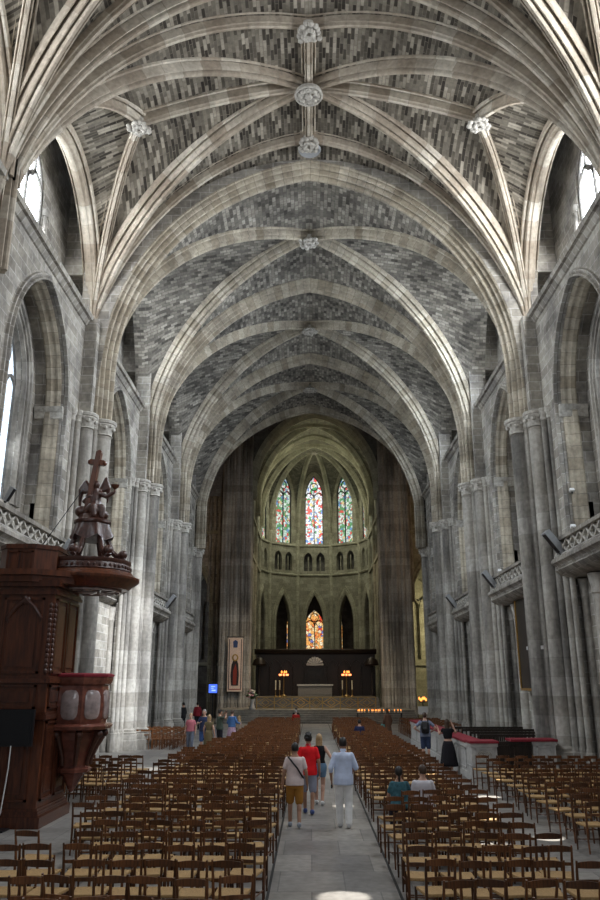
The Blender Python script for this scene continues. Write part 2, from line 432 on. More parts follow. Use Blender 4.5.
# --- star vaults (two bays nearest the camera)
SZ, SC_ = 16.9, 23.9
gS = gseg(SZ, SC_, .72)
NP = 18.3                                        # rib line between the two star bays
for i in range(0, 2):
    y0, y1 = ((8.9, NP-.25), (NP+.25, 27.25))[i]; yc = (y0+y1)/2+(0 if i == 0 else 0)
    ce, zf = vault('ceiling', 0, y0, y1, 8.6, SZ, SC_, 0, .72, .36, M['web'], 8.75, 14, 12, True)
    ce['label'] = ['star-ribbed vault bay overhead at the top of the picture', 'tall star-ribbed vault bay with carved bosses'][i]
    for sx in (-1, 1):
        for sy in (-1, 1):
            hb = (y1-y0)/2
            rib('diagonal_rib', ce, (sx*8.55, yc+sy*(hb-.05)), (0, yc), zf, PR_D, M['rib'], 26, ext=(.85, 3.0))
            rib('tierceron_rib', ce, (sx*8.55, yc+sy*(hb-.03)), (0, yc+sy*2.75), zf, PR_S, M['rib'], 24, ext=(.85, 2.9))
            rib('tierceron_rib', ce, (sx*8.55, yc+sy*(hb-.08)), (sx*6.1, yc), zf, PR_S, M['rib'], 24, ext=(.6, 2.9))
    for sx in (-1, 1):
        rib('ridge_rib', ce, (0, yc), (sx*6.1, yc), zf, PR_S, M['rib'], 8)
        rib('wall_rib', ce, (sx*8.6, y0+.05), (sx*8.6, y1-.05), zf, PR_F, M['rib'], 28, 16.4, 16.4)
        leafboss('boss', ce, (sx*6.1, yc, zf(sx*6.1, yc)-.34), .42, M['carving'])
    rib('ridge_rib', ce, (0, yc-2.75), (0, yc+2.75), zf, PR_S, M['rib'], 8)
    boss('boss', ce, (0, yc, SC_-.45), .5, M['carving'])
    leafboss('boss', ce, (0, yc-2.75, SC_-.38), .46, M['carving'])
    leafboss('boss', ce, (0, yc+2.75, SC_-.38), .46, M['carving'])
    if i == 1:
        mb = MB(); mb.lathe([(.30,-.02),(.42,-.06),(.46,.02),(.40,.10),(.1,.16)], 20, (.03, yc+3.12, SC_-.42))
        mb.build('bell_hatch', M['grey_metal'], ce, smooth=True)
trans('trim_5', NP, gS, 8.6, 13.6, PR_D, M['rib'], label='broad rib arch overhead between the two star vaults')
# end wall between the star vault and the first great arch
mb = MB(); n = 40
for yy in (27.12, 27.4):
    for i in range(n):
        x0, x1 = -8.7+17.4*i/n, -8.7+17.4*(i+1)/n
        lo = [gT(abs(x)/8.1)+.03 if abs(x) < 8.1 else 12.5 for x in (x0, x1)]
        hi = [gS(abs(x)/8.6)+.35 for x in (x0, x1)]
        hi = [max(h, l+.02) for h, l in zip(hi, lo)]
        mb.quad((x0, yy, lo[0]), (x1, yy, lo[1]), (x1, yy, hi[1]), (x0, yy, hi[0]))
struct(mb.build('wall_end', M['ashlar']), 'ashlar spandrel above the first great arch', 'wall')

# --- piers
def pier(name, side, y, label, ztop_core=24.0, caps=True, zcap=12.5, i_tag=False):
    t = thing(name, label, 'pillar', (side*(8.6 if y < 57 else (9.1 if side < 0 else 9.25)), y, 0), PI if side > 0 else 0, 'clustered piers of the nave')
    # local +x points to the nave
    core = MB()
    core.box(-2.6, -1.05, 0, .42 if caps else -.3, 1.05, 16.4)
    core.box(-.28, -1.05, 16.4, .0 if ztop_core > 24.1 else (.42 if caps else -.2), 1.05, 18.3); core.box(-2.6, -1.05, 16.4, -1.1, 1.05, 18.3)
    core.box(-2.6, -1.05, 18.3, .0 if caps else -.35, 1.05, ztop_core)
    core.build('core', M['ashlar'], t)
    spec = [(.62,0,.35),(.46,.46,.11),(.46,-.46,.11),(.24,.92,.30),(.24,-.92,.30),(.06,1.32,.13),(.06,-1.32,.13),(-.08,1.58,.12),(-.08,-1.58,.12),(-.2,1.82,.10),(-.2,-1.82,.10),(.52,.30,.07),(.52,-.30,.07),(.34,.62,.07),(.34,-.62,.07)]
    if not caps: spec = [(-.25, 0, .2), (-.3, .45, .14), (-.3, -.45, .14)]
    for k, (x, yy, r) in enumerate(spec):
        zt = (zcap if caps else 14.2)
        mb = MB()
        ch = .62 if r > .2 else .45
        mb.lathe([(r, .9), (r, zt-ch)], 20 if r > .2 else 10, (x, yy, 0))
        mb.build('shaft', M['shaft'], t, smooth=True)
        if caps and r > .1:
            c = MB()
            c.lathe([(r*1.0,zt-ch),(r*1.18,zt-ch+.03),(r*1.05,zt-ch+.07),(r*1.1,zt-ch*.55),(r*1.4,zt-.2),(r*1.36,zt-.16),(r*1.5,zt-.13),(r*1.55,zt-.04),(r*1.45,zt)], 16, (x, yy, 0))
            if r > .2:
                for q in range(12):
                    a = q*PI/6
                    c.ball((x+r*1.22*math.cos(a), yy+r*1.22*math.sin(a), zt-.32+.1*(q % 2)), (.09,.09,.08), 6, 5)
            c.build('capital', M['carving'], t, smooth=True)
        b = MB()
        b.lathe([(r*1.75,0),(r*1.75,.42),(r*1.6,.46),(r*1.6,.66),(r*1.5,.70),(r*1.55,.76),(r*1.2,.80),(r*1.25,.88),(r,.94)], 8 if r < .2 else 16, (x, yy, 0))
        b.build('base', M['shaft'], t, smooth=True)
    if i_tag:      # small white plates fixed round the shafts at one height
        for k, (x, yy, r) in enumerate(spec):
            if r > .1 and yy < .6:
                tg = MB(); tg.box(x+r*.6, yy-r-.01, 4.02, x+r*.6+.11, yy-r*.75, 4.14); tg.build('white_tag', M['white'], t)
    if caps:      # the wall piece that carries the arch springing above the capitals
        ab = MB(); ab.box(-.4, -1.25, zcap-.04, .52, 1.25, zcap+.02); ab.build('abacus', M['carving'], t)
    return t
names = ['nearest pier at the picture edge', 'pier at the far end of the tall star-vaulted bay', 'second capped pier', 'third capped pier', 'crossing pier in the shade']
for sx in (-1, 1):
    for i in range(1, 6):
        side = 'on pulpit side' if sx < 0 else 'on pew side'
        pier('clustered_pier', sx, NP if i == 1 else PL[i], 'clustered stone %s %s' % (names[i-1], side), caps=(i > 1), i_tag=(i == 2 and sx > 0), ztop_core=(24.0 if i == 1 else 24.0 if i > 2 else 24.2))

# --- bay walls with gallery, recess, windows
def pointed(hw, rise, n=16):
    rr = (hw*hw+rise*rise)/(2*hw); pts = []
    for i in range(n+1):
        a0 = PI; a1 = PI-math.atan2(rise, rr-hw)
        a = a0+(a1-a0)*i/n
        pts.append((rr-hw+rr*math.cos(a), rr*math.sin(a)))
    return pts+[(-x, y) for x, y in pts[-2::-1]]
def opening(uc, hw, vsill, vspring, rise, n=16):
    return [(uc-hw, vsill)]+[(uc+x, vspring+y) for x, y in pointed(hw, rise, n)]+[(uc+hw, vsill)]
def arch_wall(mb, m, u0, u1, v0, v1, uc, hw, vsill, vspring, rise, depth, hole=None, back=True, n=16):
    path = opening(uc, hw, vsill, vspring, rise, n)
    for d in ((0, depth) if back else (0,)):
        def q(a, b, c, e):
            mb.quad(m(*a, d), m(*b, d), m(*c, d), m(*e, d), None)
        q((u0, v0), (uc-hw, v0), (uc-hw, v1), (u0, v1)); q((uc+hw, v0), (u1, v0), (u1, v1), (uc+hw, v1))
        if vsill > v0: q((uc-hw, v0), (uc+hw, v0), (uc+hw, vsill), (uc-hw, vsill))
        pp = path[1:-1]
        for a, b in zip(pp, pp[1:]):
            q(a, b, (b[0], v1), (a[0], v1))
    for a, b in zip(path, path[1:]):
        jamb = abs(a[0]-b[0]) < 1e-6
        if jamb and hole:
            d0, d1, w0, w1 = hole; lo, hi = min(a[1], b[1]), max(a[1], b[1]); u = a[0]
            for (da, db, va, vb) in ((0, d0, lo, hi), (d1, depth, lo, hi), (d0, d1, lo, w0), (d0, d1, w1, hi)):
                if vb-va > .01: mb.quad(m(u, va, da), m(u, va, db), m(u, vb, db), m(u, vb, da))
        else:
            mb.quad(m(*a, 0), m(*b, 0), m(*b, depth), m(*a, depth))
    if vsill > v0: mb.quad(m(uc-hw, vsill, 0), m(uc+hw, vsill, 0), m(uc+hw, vsill, depth), m(uc-hw, vsill, depth))
    return path
PR_W = [(0,-.02),(0,-.14),(-.06,-.14),(-.10,-.06),(-.16,-.10),(-.22,-.10),(-.24,-.02),(-.3,0)]
PR_IN = [(-.02,.1),(.10,.1),(.16,.2),(.10,.3),(.14,.36),(.24,.42),(.24,.56),(.14,.62),(-.02,.62)]
def glass(m, path, vs, d, name, mat, parent):
    mb = MB(); top = path
    n = len(path)//2
    for i in range(n):
        a, b = path[i], path[i+1]; c, e = path[-2-i], path[-1-i]
        mb.quad(m(*a, d), m(*b, d), m(*c, d), m(*e, d), [a, b, c, e])
    return mb.build(name, mat, parent)
WN = [0]
def window(m, uc, hw, vsill, vspring, rise, d, mat, label, lights=2, fw=.07, fmat=None):
    WN[0] += 1
    path = opening(uc, hw, vsill, vspring, rise, 12)
    sq = [(-.02,-fw),(.10,-fw),(.10,fw),(-.02,fw)]
    mb = MB(); mb.sweep2(lambda u, v, w: m(u, v, d+w), path, sq)
    o = struct(mb.build('window_%d' % WN[0], fmat or M['darkstone']), label, 'window')
    glass(m, path, vsill, d, 'glass', mat, o)
    b2 = [(-.05,-fw),(.05,-fw),(.05,fw),(-.05,fw),(-.05,-fw)]
    w = 2*hw/lights
    for k in range(1, lights):
        mu = MB(); u = uc-hw+w*k
        mu.sweep2(lambda a, b, c: m(a, b, d+c), [(u, vsill), (u, vspring+rise*.30)], b2); mu.build('mullion', fmat or M['darkstone'], o)
    tr = MB()
    for k in range(lights):
        c = uc-hw+w*(k+.5)
        tr.sweep2(lambda a, b, cc: m(a, b, d+cc), [(c+x, vspring-.1+y) for x, y in pointed(w/2, w*.62, 8)], b2)
    rr = hw*.42
    tr.sweep2(lambda a, b, cc: m(a, b, d+cc), [(uc+rr*math.cos(t*PI/8), vspring+rise*.50+rr*math.sin(-t*PI/8)) for t in range(17)], b2)
    tr.build('tracery', fmat or M['darkstone'], o)
    return o
WL = {}
for sx in (-1, 1):
    sd = 'left' if sx < 0 else 'right'
    for i in range(0, 5):
        ya, yb = NP+.05 if i == 1 else PL[i]+1.02, NP-.05 if i == 0 else PL[i+1]-1.02; yc = (ya+yb)/2-.4 if i > 1 else (22.5, 13.4)[1-i]
        side = 'pulpit side' if sx < 0 else 'pew side'
        bay = ['bay over the camera', 'tall star-vaulted bay', 'second bay beyond the star vault' , 'third bay beyond the star vault', 'last bay before the crossing'][i]
        def mk(x): return lambda u, v, d: (sx*(x+d), u, v)
        # upper wall with recess
        mb = MB(); m1 = mk(8.65)
        hw = 2.6
        path = arch_wall(mb, m1, ya, yb, 6.95, 16.4, yc, hw, 6.95, 12.1, 3.5, 1.0, hole=(.30, .80, 6.95, 8.7))
        mb.quad(m1(ya, 16.4, 0), m1(yb, 16.4, 0), m1(yb, 16.4, 2.4), m1(ya, 16.4, 2.4))
        w = struct(mb.build('wall_%s' % sd, M['ashlar'], smooth=False), 'upper nave wall with tall arched recess, %s %s' % (bay, side), 'wall')
        am = MB(); am.sweep2(m1, path, PR_W); am.build('arch_moulding', M['ashlar'], w, smooth=True, angle=28)
        am = MB(); am.sweep2(m1, path, [(a*.55, b) for a, b in PR_IN]); am.build('arch_moulding', M['arch'], w, smooth=True, angle=28)
        # jamb capital band
        for ss in (-1, 1):
            cb = MB()
            cb.sweep2(lambda u, v, d: (sx*(8.65+u), yc+ss*(hw-d), v), [(-.04, 12.1), (.95, 12.1)], [(.45,-.02),(.40,.10),(.18,.12),(.10,.18),(-.02,.2),(-.02,-.02)])
            cb.build('capital_band', M['carving'], w, smooth=True, angle=28)
        co = MB(); co.sweep2(lambda u, v, d: (sx*(8.65+d), u, v), [(ya, 16.4), (yb, 16.4)], [(.35,.05),(.30,-.06),(.12,-.16),(.10,-.26),(-.06,-.30),(-.12,-.26),(-.12,.3)])
        co.build('cornice', M['ashlar'], w, smooth=True, angle=28)
        # back of the recess with window
        mb = MB(); m2 = mk(9.65)
        arch_wall(mb, m2, ya, yb, 6.5, 16.4, yc, 1.25, 8.4, 12.2, 2.2, .3, back=False)
        mb.quad(m1(ya, 6.95, -.1), m1(yb, 6.95, -.1), m1(yb, 6.95, 1.3), m1(ya, 6.95, 1.3))
        b = struct(mb.build('wall_%s' % sd, M['ashlar']), 'inner recess wall with traceried window, %s %s' % (bay, side), 'wall')
        jm = MB(); jm.sweep2(m2, opening(yc, 1.25, 8.4, 12.2, 2.2), [(-.75,0),(-.68,-.14),(-.56,-.14),(-.48,-.02),(-.42,-.12),(-.32,-.12),(-.26,0),(-.2,-.1),(-.1,-.1),(-.02,0),(.04,.1),(.10,.16),(.06,.22),(0,.3)])
        jm.build('arch_moulding', M['shaft'], b, smooth=True, angle=28)
        window(m2, yc, 1.25, 8.4, 12.2, 2.2, .25, M['recess_glass'], 'pale traceried window deep in the recess, %s %s' % (bay, side), 3)
        # clerestory
        mb = MB(); m3 = mk(9.7)
        arch_wall(mb, m3, ya-.1, yb+.1, 16.4, 24.2, yc, 1.5, 16.9, 19.6, 2.0, .4, back=True)
        mb.box(min(sx*8.75, sx*11.3), ya-.4, 23.6, max(sx*8.75, sx*11.3), yb+.4, 24.3); mb.box(min(sx*11.0, sx*11.3), ya-.4, 6, max(sx*11.0, sx*11.3), yb+.4, 16.4)
        cw = struct(mb.build('wall_%s' % sd, M['ashlar']), 'clerestory wall above the ledge, %s %s' % (bay, side), 'wall')
        for ss in (-1, 1):
            for q, (dx, r) in enumerate(((.12, .09), (.34, .06))):
                js = MB(); js.lathe([(r, 16.5), (r, 19.2)], 10, (sx*9.68, yc+ss*(1.53+dx), 0)); 
                js.lathe([(r*1.6, 19.2), (r*1.9, 19.35), (r*1.4, 19.5)], 10, (sx*9.68, yc+ss*(1.53+dx), 0)); js.build('window_shaft', M['shaft'], cw, smooth=True)
        window(m3, yc, 1.5, 16.9, 19.6, 2.0, .12, M['bright_glass'] if i < 3 else M['clear_glass'], 'bright leaded clerestory window, %s %s' % (bay, side), 2)
        # lower wall with blind shafts
        mb = MB(); m4 = mk(9.25)
        if i == 2 and sx < 0: arch_wall(mb, m4, ya, yb, 0, 6.6, yc+.6, .62, 0, 5.0, 1.3, .5, back=True)
        else: mb.box(min(sx*9.25, sx*9.6), ya, 0, max(sx*9.25, sx*9.6), yb, 6.6)
        lw = struct(mb.build('wall_%s' % sd, M['ashlar'] if not (i == 2 and sx < 0) else M['ashlar']), 'lower nave wall under the gallery, %s %s' % (bay, side), 'wall')
        for k in range(6):
            if i == 2 and sx < 0 and k in (3,): continue
            if i == 2 and sx < 0 and k < 5: continue
            yy = ya+.75+(yb-ya-1.5)*k/5; r = .24 if k % 2 == 0 else .15
            sh = MB(); sh.lathe([(r*1.4,0),(r*1.4,.6),(r*1.15,.75),(r,.85),(r,5.6),(r*1.2,5.65),(r*1.05,5.75),(r*1.5,6.25)], 14, (sx*9.2, yy, 0)); sh.build('blind_shaft', M['shaft'], lw, smooth=True)
        # gallery
        gl = thing('gallery_balustrade', 'stone gallery parapet with pierced lozenges, %s %s' % (bay, side), 'balustrade', (sx*(8.65 if not (i == 2 and sx < 0) else 9.25), (ya+yb)/2, 6.3), 0, 'nave gallery parapets')
        y0g, y1g = ya+.5-gl.location.y, yb-.5-gl.location.y
        def loc(u, v, d): return (sx*d, u, v)
        cn = MB(); cn.sweep2(loc, [(y0g, 0), (y1g, 0)], [(-.65,-.36),(-.58,-.42),(-.48,-.42),(-.40,-.30),(-.30,-.24),(-.24,-.30),(-.16,-.22),(-.06,-.06),(0,.1),(0,.7),(-.65,.7),(-.65,-.36)])
        cn.build('cornice', M['ashlar'], gl, smooth=True, angle=28)
        def bx(mm, x0, x1, ya_, yb_, z0, z1): mm.box(min(sx*x0, sx*x1), ya_, z0, max(sx*x0, sx*x1), yb_, z1)
        rl = MB(); bx(rl, -.34, -.08, y0g, y1g, 1.16, 1.28); rl.build('top_rail', M['ashlar'], gl)
        rl = MB(); bx(rl, -.30, -.12, y0g, y1g, .65, .74); rl.build('bottom_rail', M['ashlar'], gl)
        la = MB(); nn = 12; st = (y1g-y0g)/nn
        for k in range(nn):
            a = y0g+st*k
            la.bar((-sx*.2, a, .74) if False else (sx*-.21, a, .74), (sx*-.21, a+st, 1.16), .10, .07)
            la.bar((sx*-.21, a, 1.16), (sx*-.21, a+st, .74), .10, .07)
            la.ball((sx*-.24, a+st/2, .95), (.07, .09, .09), 8, 5)
        la.build('lozenge_tracery', M['carving'], gl)

# --- floor
mb = MB(); mb.box(-24, -8, -.3, 24, 104, 0)
struct(mb.build('floor', M['floor']), 'worn grey stone slab floor', 'floor')
for x in (-.63, 1.27):
    mb = MB(); mb.box(x-.02, 3, 0, x+.02, 60, .004)
    struct(mb.build('trim_%d' % (6 if x < 0 else 7), M['lead']), 'thin dark joint along the %s edge of the centre aisle' % ('pulpit-side' if x < 0 else 'pew-side'), 'floor joint')

# --- crossing and transepts
CX = .45
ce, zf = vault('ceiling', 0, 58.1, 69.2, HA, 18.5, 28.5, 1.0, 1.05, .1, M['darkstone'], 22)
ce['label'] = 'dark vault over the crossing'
mb = MB()
for yy in (57.4, 57.9):
    for i in range(30):
        x0, x1 = -9.4+18.9*i/30, -9.4+18.9*(i+1)/30
        lo = [gT(abs(x-.1)/8.9)+.1 if abs(x-.1) < 8.9 else 12.5 for x in (x0, x1)]
        mb.quad((x0, yy, lo[0]), (x1, yy, lo[1]), (x1, yy, 30), (x0, yy, 30))
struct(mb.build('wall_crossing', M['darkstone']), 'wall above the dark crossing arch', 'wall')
for sx in (-1, 1):
    sd = 'left' if sx < 0 else 'right'; side = 'pulpit side' if sx < 0 else 'stone pew side'
    mb = MB(); mb.box(min(sx*20, sx*20.4), 56.5, 0, max(sx*20, sx*20.4), 72, 30)
    mb.box(min(sx*9.6, sx*20), 56.6, 0, max(sx*9.6, sx*20), 57.0, 30)
    mb.box(min(sx*8.2, sx*20.4), 56.6, 28.4, max(sx*8.2, sx*20.4), 82, 28.7)
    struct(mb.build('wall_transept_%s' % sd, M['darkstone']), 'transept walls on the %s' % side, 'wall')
    mb = MB(); me_ = lambda u, v, d: (u, 71+d, v)
    uc = sx*11.3
    p = arch_wall(mb, me_, *sorted((sx*8.6, sx*20)), 0, 29, uc, 2.3, 0, 9.9, 4.6, .7)
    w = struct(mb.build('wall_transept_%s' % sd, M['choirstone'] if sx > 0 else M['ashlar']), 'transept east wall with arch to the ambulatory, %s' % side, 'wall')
    am = MB(); am.sweep2(me_, p, [(.28,.2),(.28,-.05),(.16,-.12),(.1,-.05),(0,-.16),(-.14,-.16),(-.2,-.04),(-.3,0)]); am.build('arch_moulding', M['choirstone'], w, smooth=True, angle=28)
    for u in (sx*8.75, sx*9.0):
        sh = MB(); sh.lathe([(.16,0),(.12,.6),(.12,9.5),(.2,9.9)], 10, (u-sx*.2, 70.9, 0)); sh.build('shaft', M['shaft'], w, smooth=True)
    for k in range(3):
        sh = MB(); sh.lathe([(.14, 10), (.14, 27)], 10, (sx*(8.5+.45*k), 70.95, 0)); sh.build('shaft', M['shaft'], w, smooth=True)
    st = MB(); st.box(min(sx*8.6, sx*20), 70.75, 16.3, max(sx*8.6, sx*20), 71, 16.6); st.build('string_course', M['choirstone'], w)
    # ambulatory back wall with blind tracery
    mb = MB(); mb_ = lambda u, v, d: (u, 81+d, v)
    p = arch_wall(mb, mb_, *sorted((sx*7.2, sx*20)), 0, 28.6, uc, 1.5, 5.2, 10.6, 2.8, .35)
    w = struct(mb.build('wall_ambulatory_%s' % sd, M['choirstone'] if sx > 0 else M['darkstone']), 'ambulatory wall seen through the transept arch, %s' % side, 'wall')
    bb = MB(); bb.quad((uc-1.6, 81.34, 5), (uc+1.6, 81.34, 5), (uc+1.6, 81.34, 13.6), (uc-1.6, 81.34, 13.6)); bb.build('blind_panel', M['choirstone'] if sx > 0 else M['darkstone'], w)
    tr = MB(); b2 = [(-.06,0),(.06,0),(.06,.3),(-.06,.3),(-.06,0)]
    tr.sweep2(mb_, [(uc, 5.2), (uc, 11.2)], b2)
    for c in (-.75, .75): tr.sweep2(mb_, [(uc+c+x, 10.4+y) for x, y in pointed(.75, 1.0, 8)], b2)
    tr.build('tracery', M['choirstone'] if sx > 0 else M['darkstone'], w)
    am = MB(); am.sweep2(mb_, p, [(0,0),(0,-.2),(-.2,-.2),(-.3,0)]); am.build('arch_moulding', M['choirstone'], w)
    am = MB(); am.box(min(sx*7.2, sx*20), 80.8, 4.6, max(sx*7.2, sx*20), 81, 4.9)
    am.build('string_course', M['choirstone'], w)
# --- choir entrance piers
for sx in (-1, 1):
    t = thing('crossing_pier', 'huge bundled pier at the choir entrance, on the %s side' % ('pulpit' if sx < 0 else 'stone pew'), 'pillar', (CX+sx*7.2, 70, 0))
    co = MB(); co.box(-1.25, -.9, 0, 1.25, 1.2, 29); co.build('core', M['darkstone'], t)
    k = 0
    for x in (-1.2, -.95, -.62, -.3, 0, .3, .62, .95, 1.2):
        r = (.15, .22, .15, .2, .26)[k % 5]; k += 1
        sh = MB(); sh.lathe([(r*1.6,0),(r*1.6,.6),(r,.9),(r,27)], 12, (x, -1.02, 0)); sh.build('shaft', M['shaft'], t, smooth=True)
    for y in (-.6, -.2, .2, .6, 1.0):
        sh = MB(); sh.lathe([(.26,0),(.26,.6),(.15,.9),(.15,20)], 12, (-sx*1.25, y, 0)); sh.build('shaft', M['shaft'], t, smooth=True)

# --- choir
ST_HI = [(0,(.95,.97,1)),(.42,(.75,.85,.95)),(.55,(.9,.08,.07)),(.68,(.12,.30,.75)),(.78,(.95,.75,.3)),(.86,(.85,.85,.8)),(.92,(.10,.45,.16))]
ST_GR = [(0,(.85,.95,.85)),(.28,(.6,.85,.75)),(.42,(.10,.40,.14)),(.6,(.85,.08,.06)),(.72,(.85,.65,.3)),(.82,(.15,.35,.7)),(.9,(.9,.9,.85))]
ST_LO = [(0,(.95,.45,.12)),(.3,(.95,.7,.35)),(.5,(.75,.06,.03)),(.66,(1,.85,.6)),(.8,(.85,.25,.06)),(.9,(.15,.18,.5))]
M['glass_centre'] = stained('stained_glass_white_red', ST_HI, 1.1, 3.8)
M['glass_side'] = stained('stained_glass_green', ST_GR, .85, 3.8)
M['glass_low'] = stained('stained_glass_amber', ST_LO, 1.05, 3.2)
CA = 5.9
gC = gfun(19.5, 28.0, .8, 1.15)
trans('trim_8', 70.4, gC, CA, 19.5, scalep(PR_T, .9), M['choirrib'], CX, 'pale greenish arch at the choir entrance')
trans('trim_9', 77.6, gC, CA, 19.5, scalep(PR_T, .6), M['choirrib'], CX, 'second arch of the choir vault')
mb = MB()
for i in range(30):
    x0, x1 = CX-8.6+17.2*i/30, CX-8.6+17.2*(i+1)/30
    lo = [gC(abs(x-CX)/CA)+.1 if abs(x-CX) < CA else 19.5 for x in (x0, x1)]
    mb.quad((x0, 69.9, lo[0]), (x1, 69.9, lo[1]), (x1, 69.9, 31), (x0, 69.9, 31))
struct(mb.build('wall_choir', M['darkstone']), 'wall above the choir entrance arch', 'wall')
for (y0, y1) in ((70.7, 77.4), (77.8, 84.2)):
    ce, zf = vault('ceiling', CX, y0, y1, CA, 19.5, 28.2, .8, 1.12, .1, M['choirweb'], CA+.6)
    ce['label'] = 'choir vault bay nearer the crossing' if y0 < 75 else 'choir vault bay next to the apse'
    rib('diagonal_rib', ce, (CX-CA+.05, y0+.05), (CX+CA-.05, y1-.05), zf, scalep(PR_D, .8), M['choirrib'], 30, 19.5, 19.5)
    rib('diagonal_rib', ce, (CX+CA-.05, y0+.05), (CX-CA+.05, y1-.05), zf, scalep(PR_D, .8), M['choirrib'], 30, 19.5, 19.5)
for sx in (-1, 1):
    for (y0, y1) in ((70.6, 77.4), (77.4, 84.2)):
        mm = lambda u, v, d: (CX+sx*(6.1+d), u, v)
        mb = MB(); yc = (y0+y1)/2
        arch_wall(mb, mm, y0, y1, 0, 14.5, yc, 1.9, 0, 9.0, 3.9, .8)
        arch_wall(mb, mm, y0, yc, 14.5, 18.3, (y0+yc)/2, .8, 15.2, 16.6, 1.0, .5); arch_wall(mb, mm, yc, y1, 14.5, 18.3, (yc+y1)/2, .8, 15.2, 16.6, 1.0, .5)
        arch_wall(mb, mm, y0, y1, 18.3, 29, yc, 1.3, 19, 24.2, 2.8, .6)
        w = struct(mb.build('wall_choir_%s' % ('left' if sx < 0 else 'right'), M['choirstone']), 'choir side wall, %s bay, %s side' % ('entrance' if y0 < 75 else 'apse', 'pulpit' if sx < 0 else 'stone pew'), 'wall')
        for yy in (y0+.1, y1-.1):
            sh = MB(); sh.lathe([(.3,0),(.3,.7),(.2,.9),(.2,19.2),(.32,19.6)], 12, (CX+sx*6.05, yy, 0)); sh.build('shaft', M['choirrib'], w, smooth=True)
        for z in (14.4, 18.2):
            sc = MB(); sc.box(min(CX+sx*5.92, CX+sx*6.2), y0, z, max(CX+sx*5.92, CX+sx*6.2), y1, z+.22); sc.build('string_course', M['choirrib'], w)
        window(mm, yc, 1.3, 19, 24.2, 2.8, .4, M['glass_side'], 'tall stained window high in the choir side wall, %s bay, %s side' % ('entrance' if y0 < 75 else 'apse', 'pulpit' if sx < 0 else 'stone pew'), 2)
        bw = MB(); bw.box(min(CX+sx*8.3, CX+sx*8.5), y0, 0, max(CX+sx*8.3, CX+sx*8.5), y1, 29)
        struct(bw.build('wall_aisle_%s' % ('left' if sx < 0 else 'right'), M['darkstone']), 'dark choir aisle wall behind the arcade, %s' % ('pulpit side' if sx < 0 else 'stone pew side'), 'wall')
AY, AR = 84.2, 6.1
W7 = 2*AR*math.tan(R(18))
corners = []
for k in range(-2, 3):
    ph = R(36*k)
    nx, ny, tx, ty = math.sin(ph), math.cos(ph), math.cos(ph), -math.sin(ph)
    mm = (lambda nx, ny, tx, ty: lambda u, v, d: (CX+nx*(AR+d)+tx*u, AY+ny*(AR+d)+ty*u, v))(nx, ny, tx, ty)
    h = W7/2
    place = {-2:'first apse side from the pulpit side', -1:'second apse side from the pulpit side', 0:'centre of the apse', 1:'second apse side from the stone pew side', 2:'first apse side from the stone pew side'}[k]
    mb = MB()
    pa = arch_wall(mb, mm, -h, h, 0, 15.0, 0, 1.15, 0, 9.6, 3.4, .8)
    for (ua, ub) in ((-h, 0), (0, h)):
        arch_wall(mb, mm, ua, ub, 15.0, 18.4, (ua+ub)/2 + (.25 if ua < 0 else -.25), .5, 15.5, 16.9, .8, .5)
    arch_wall(mb, mm, -h, h, 18.4, 28.8, 0, 1.1, 18.7, 24.4, 2.7, .45)
    w = struct(mb.build('wall_apse', M['choirstone']), 'three-storey apse wall, %s' % place, 'wall')
    am = MB(); am.sweep2(mm, pa, [(.18,.2),(.18,-.02),(.08,-.1),(0,-.1),(-.06,-.16),(-.2,-.16),(-.24,-.05),(-.36,-.1),(-.42,0)]); am.build('arch_moulding', M['choirrib'], w, smooth=True, angle=28)
    for z in (14.9, 18.35):
        sc = MB(); sc.sweep2(mm, [(-h, z), (h, z)], [(0,.05),(-.02,-.16),(-.14,-.2),(-.24,-.1),(-.26,.05)]); sc.build('string_course', M['choirrib'], w)
    bk = MB(); bk.quad(mm(-h, 15, 1.1), mm(h, 15, 1.1), mm(h, 18.4, 1.1), mm(-h, 18.4, 1.1)); bk.build('triforium_back', M['darkstone'], w)
    for u in (-.7, 0, .7):
        pl = MB(); pl.sweep2(mm, [(u, 15.2), (u, 17.2)], [(-.06,.1),(.06,.1),(.06,.25),(-.06,.25),(-.06,.1)]); pl.build('colonnette', M['choirstone'], w)
    if abs(k) < 3:
        window(mm, 0, 1.1, 18.7, 24.4, 2.7, .25, M['glass_centre'] if k == 0 else M['glass_side'], 'tall two-light stained glass window high in the %s' % place, 2, .10, M['lead'])
    for u in ((-h, h) if k == 2 else (-h,)):
        p = mm(u, 0, 0); q = mm(u, 0, 0)
        corners.append((p[0], p[1]))
        sh = MB(); sh.lathe([(.36,0),(.36,.7),(.24,.9),(.24,19.4),(.36,19.9)], 12, (p[0], p[1], 0)); sh.build('corner_shaft', M['choirrib'], w, smooth=True)
# apse vault
KEY = (CX, AY-.4, 28.4)
def zr(s):     # rib height, s 0 at wall to 1 at key
    return 19.6+8.8*(1-(1-s)**2.0)**.5
mb = MB()
for a, b in zip(corners, corners[1:]):
    mid = ((a[0]+b[0])/2, (a[1]+b[1])/2)
    for (c, d) in ((a, mid), (b, mid)):
        n1, n2 = 12, 6
        def pt(s, w):
            x = c[0]+(d[0]-c[0])*w; y = c[1]+(d[1]-c[1])*w
            x += (KEY[0]-x)*s; y += (KEY[1]-y)*s
            zm = 27.6+.8*s; z0 = zr(s)
            return (x, y, z0+(zm-z0)*math.sqrt(max(0, 1-(1-w)**2)))
        for i in range(n1):
            for j in range(n2):
                s0, s1 = (i/n1)**1.6, ((i+1)/n1)**1.6
                q = [pt(s0, j/n2), pt(s1, j/n2), pt(s1, (j+1)/n2), pt(s0, (j+1)/n2)]
                mb.quad(*q)
av = struct(mb.build('ceiling', M['choirweb'], smooth=True, angle=30), 'apse vault with ribs meeting above the stained windows', 'ceiling')
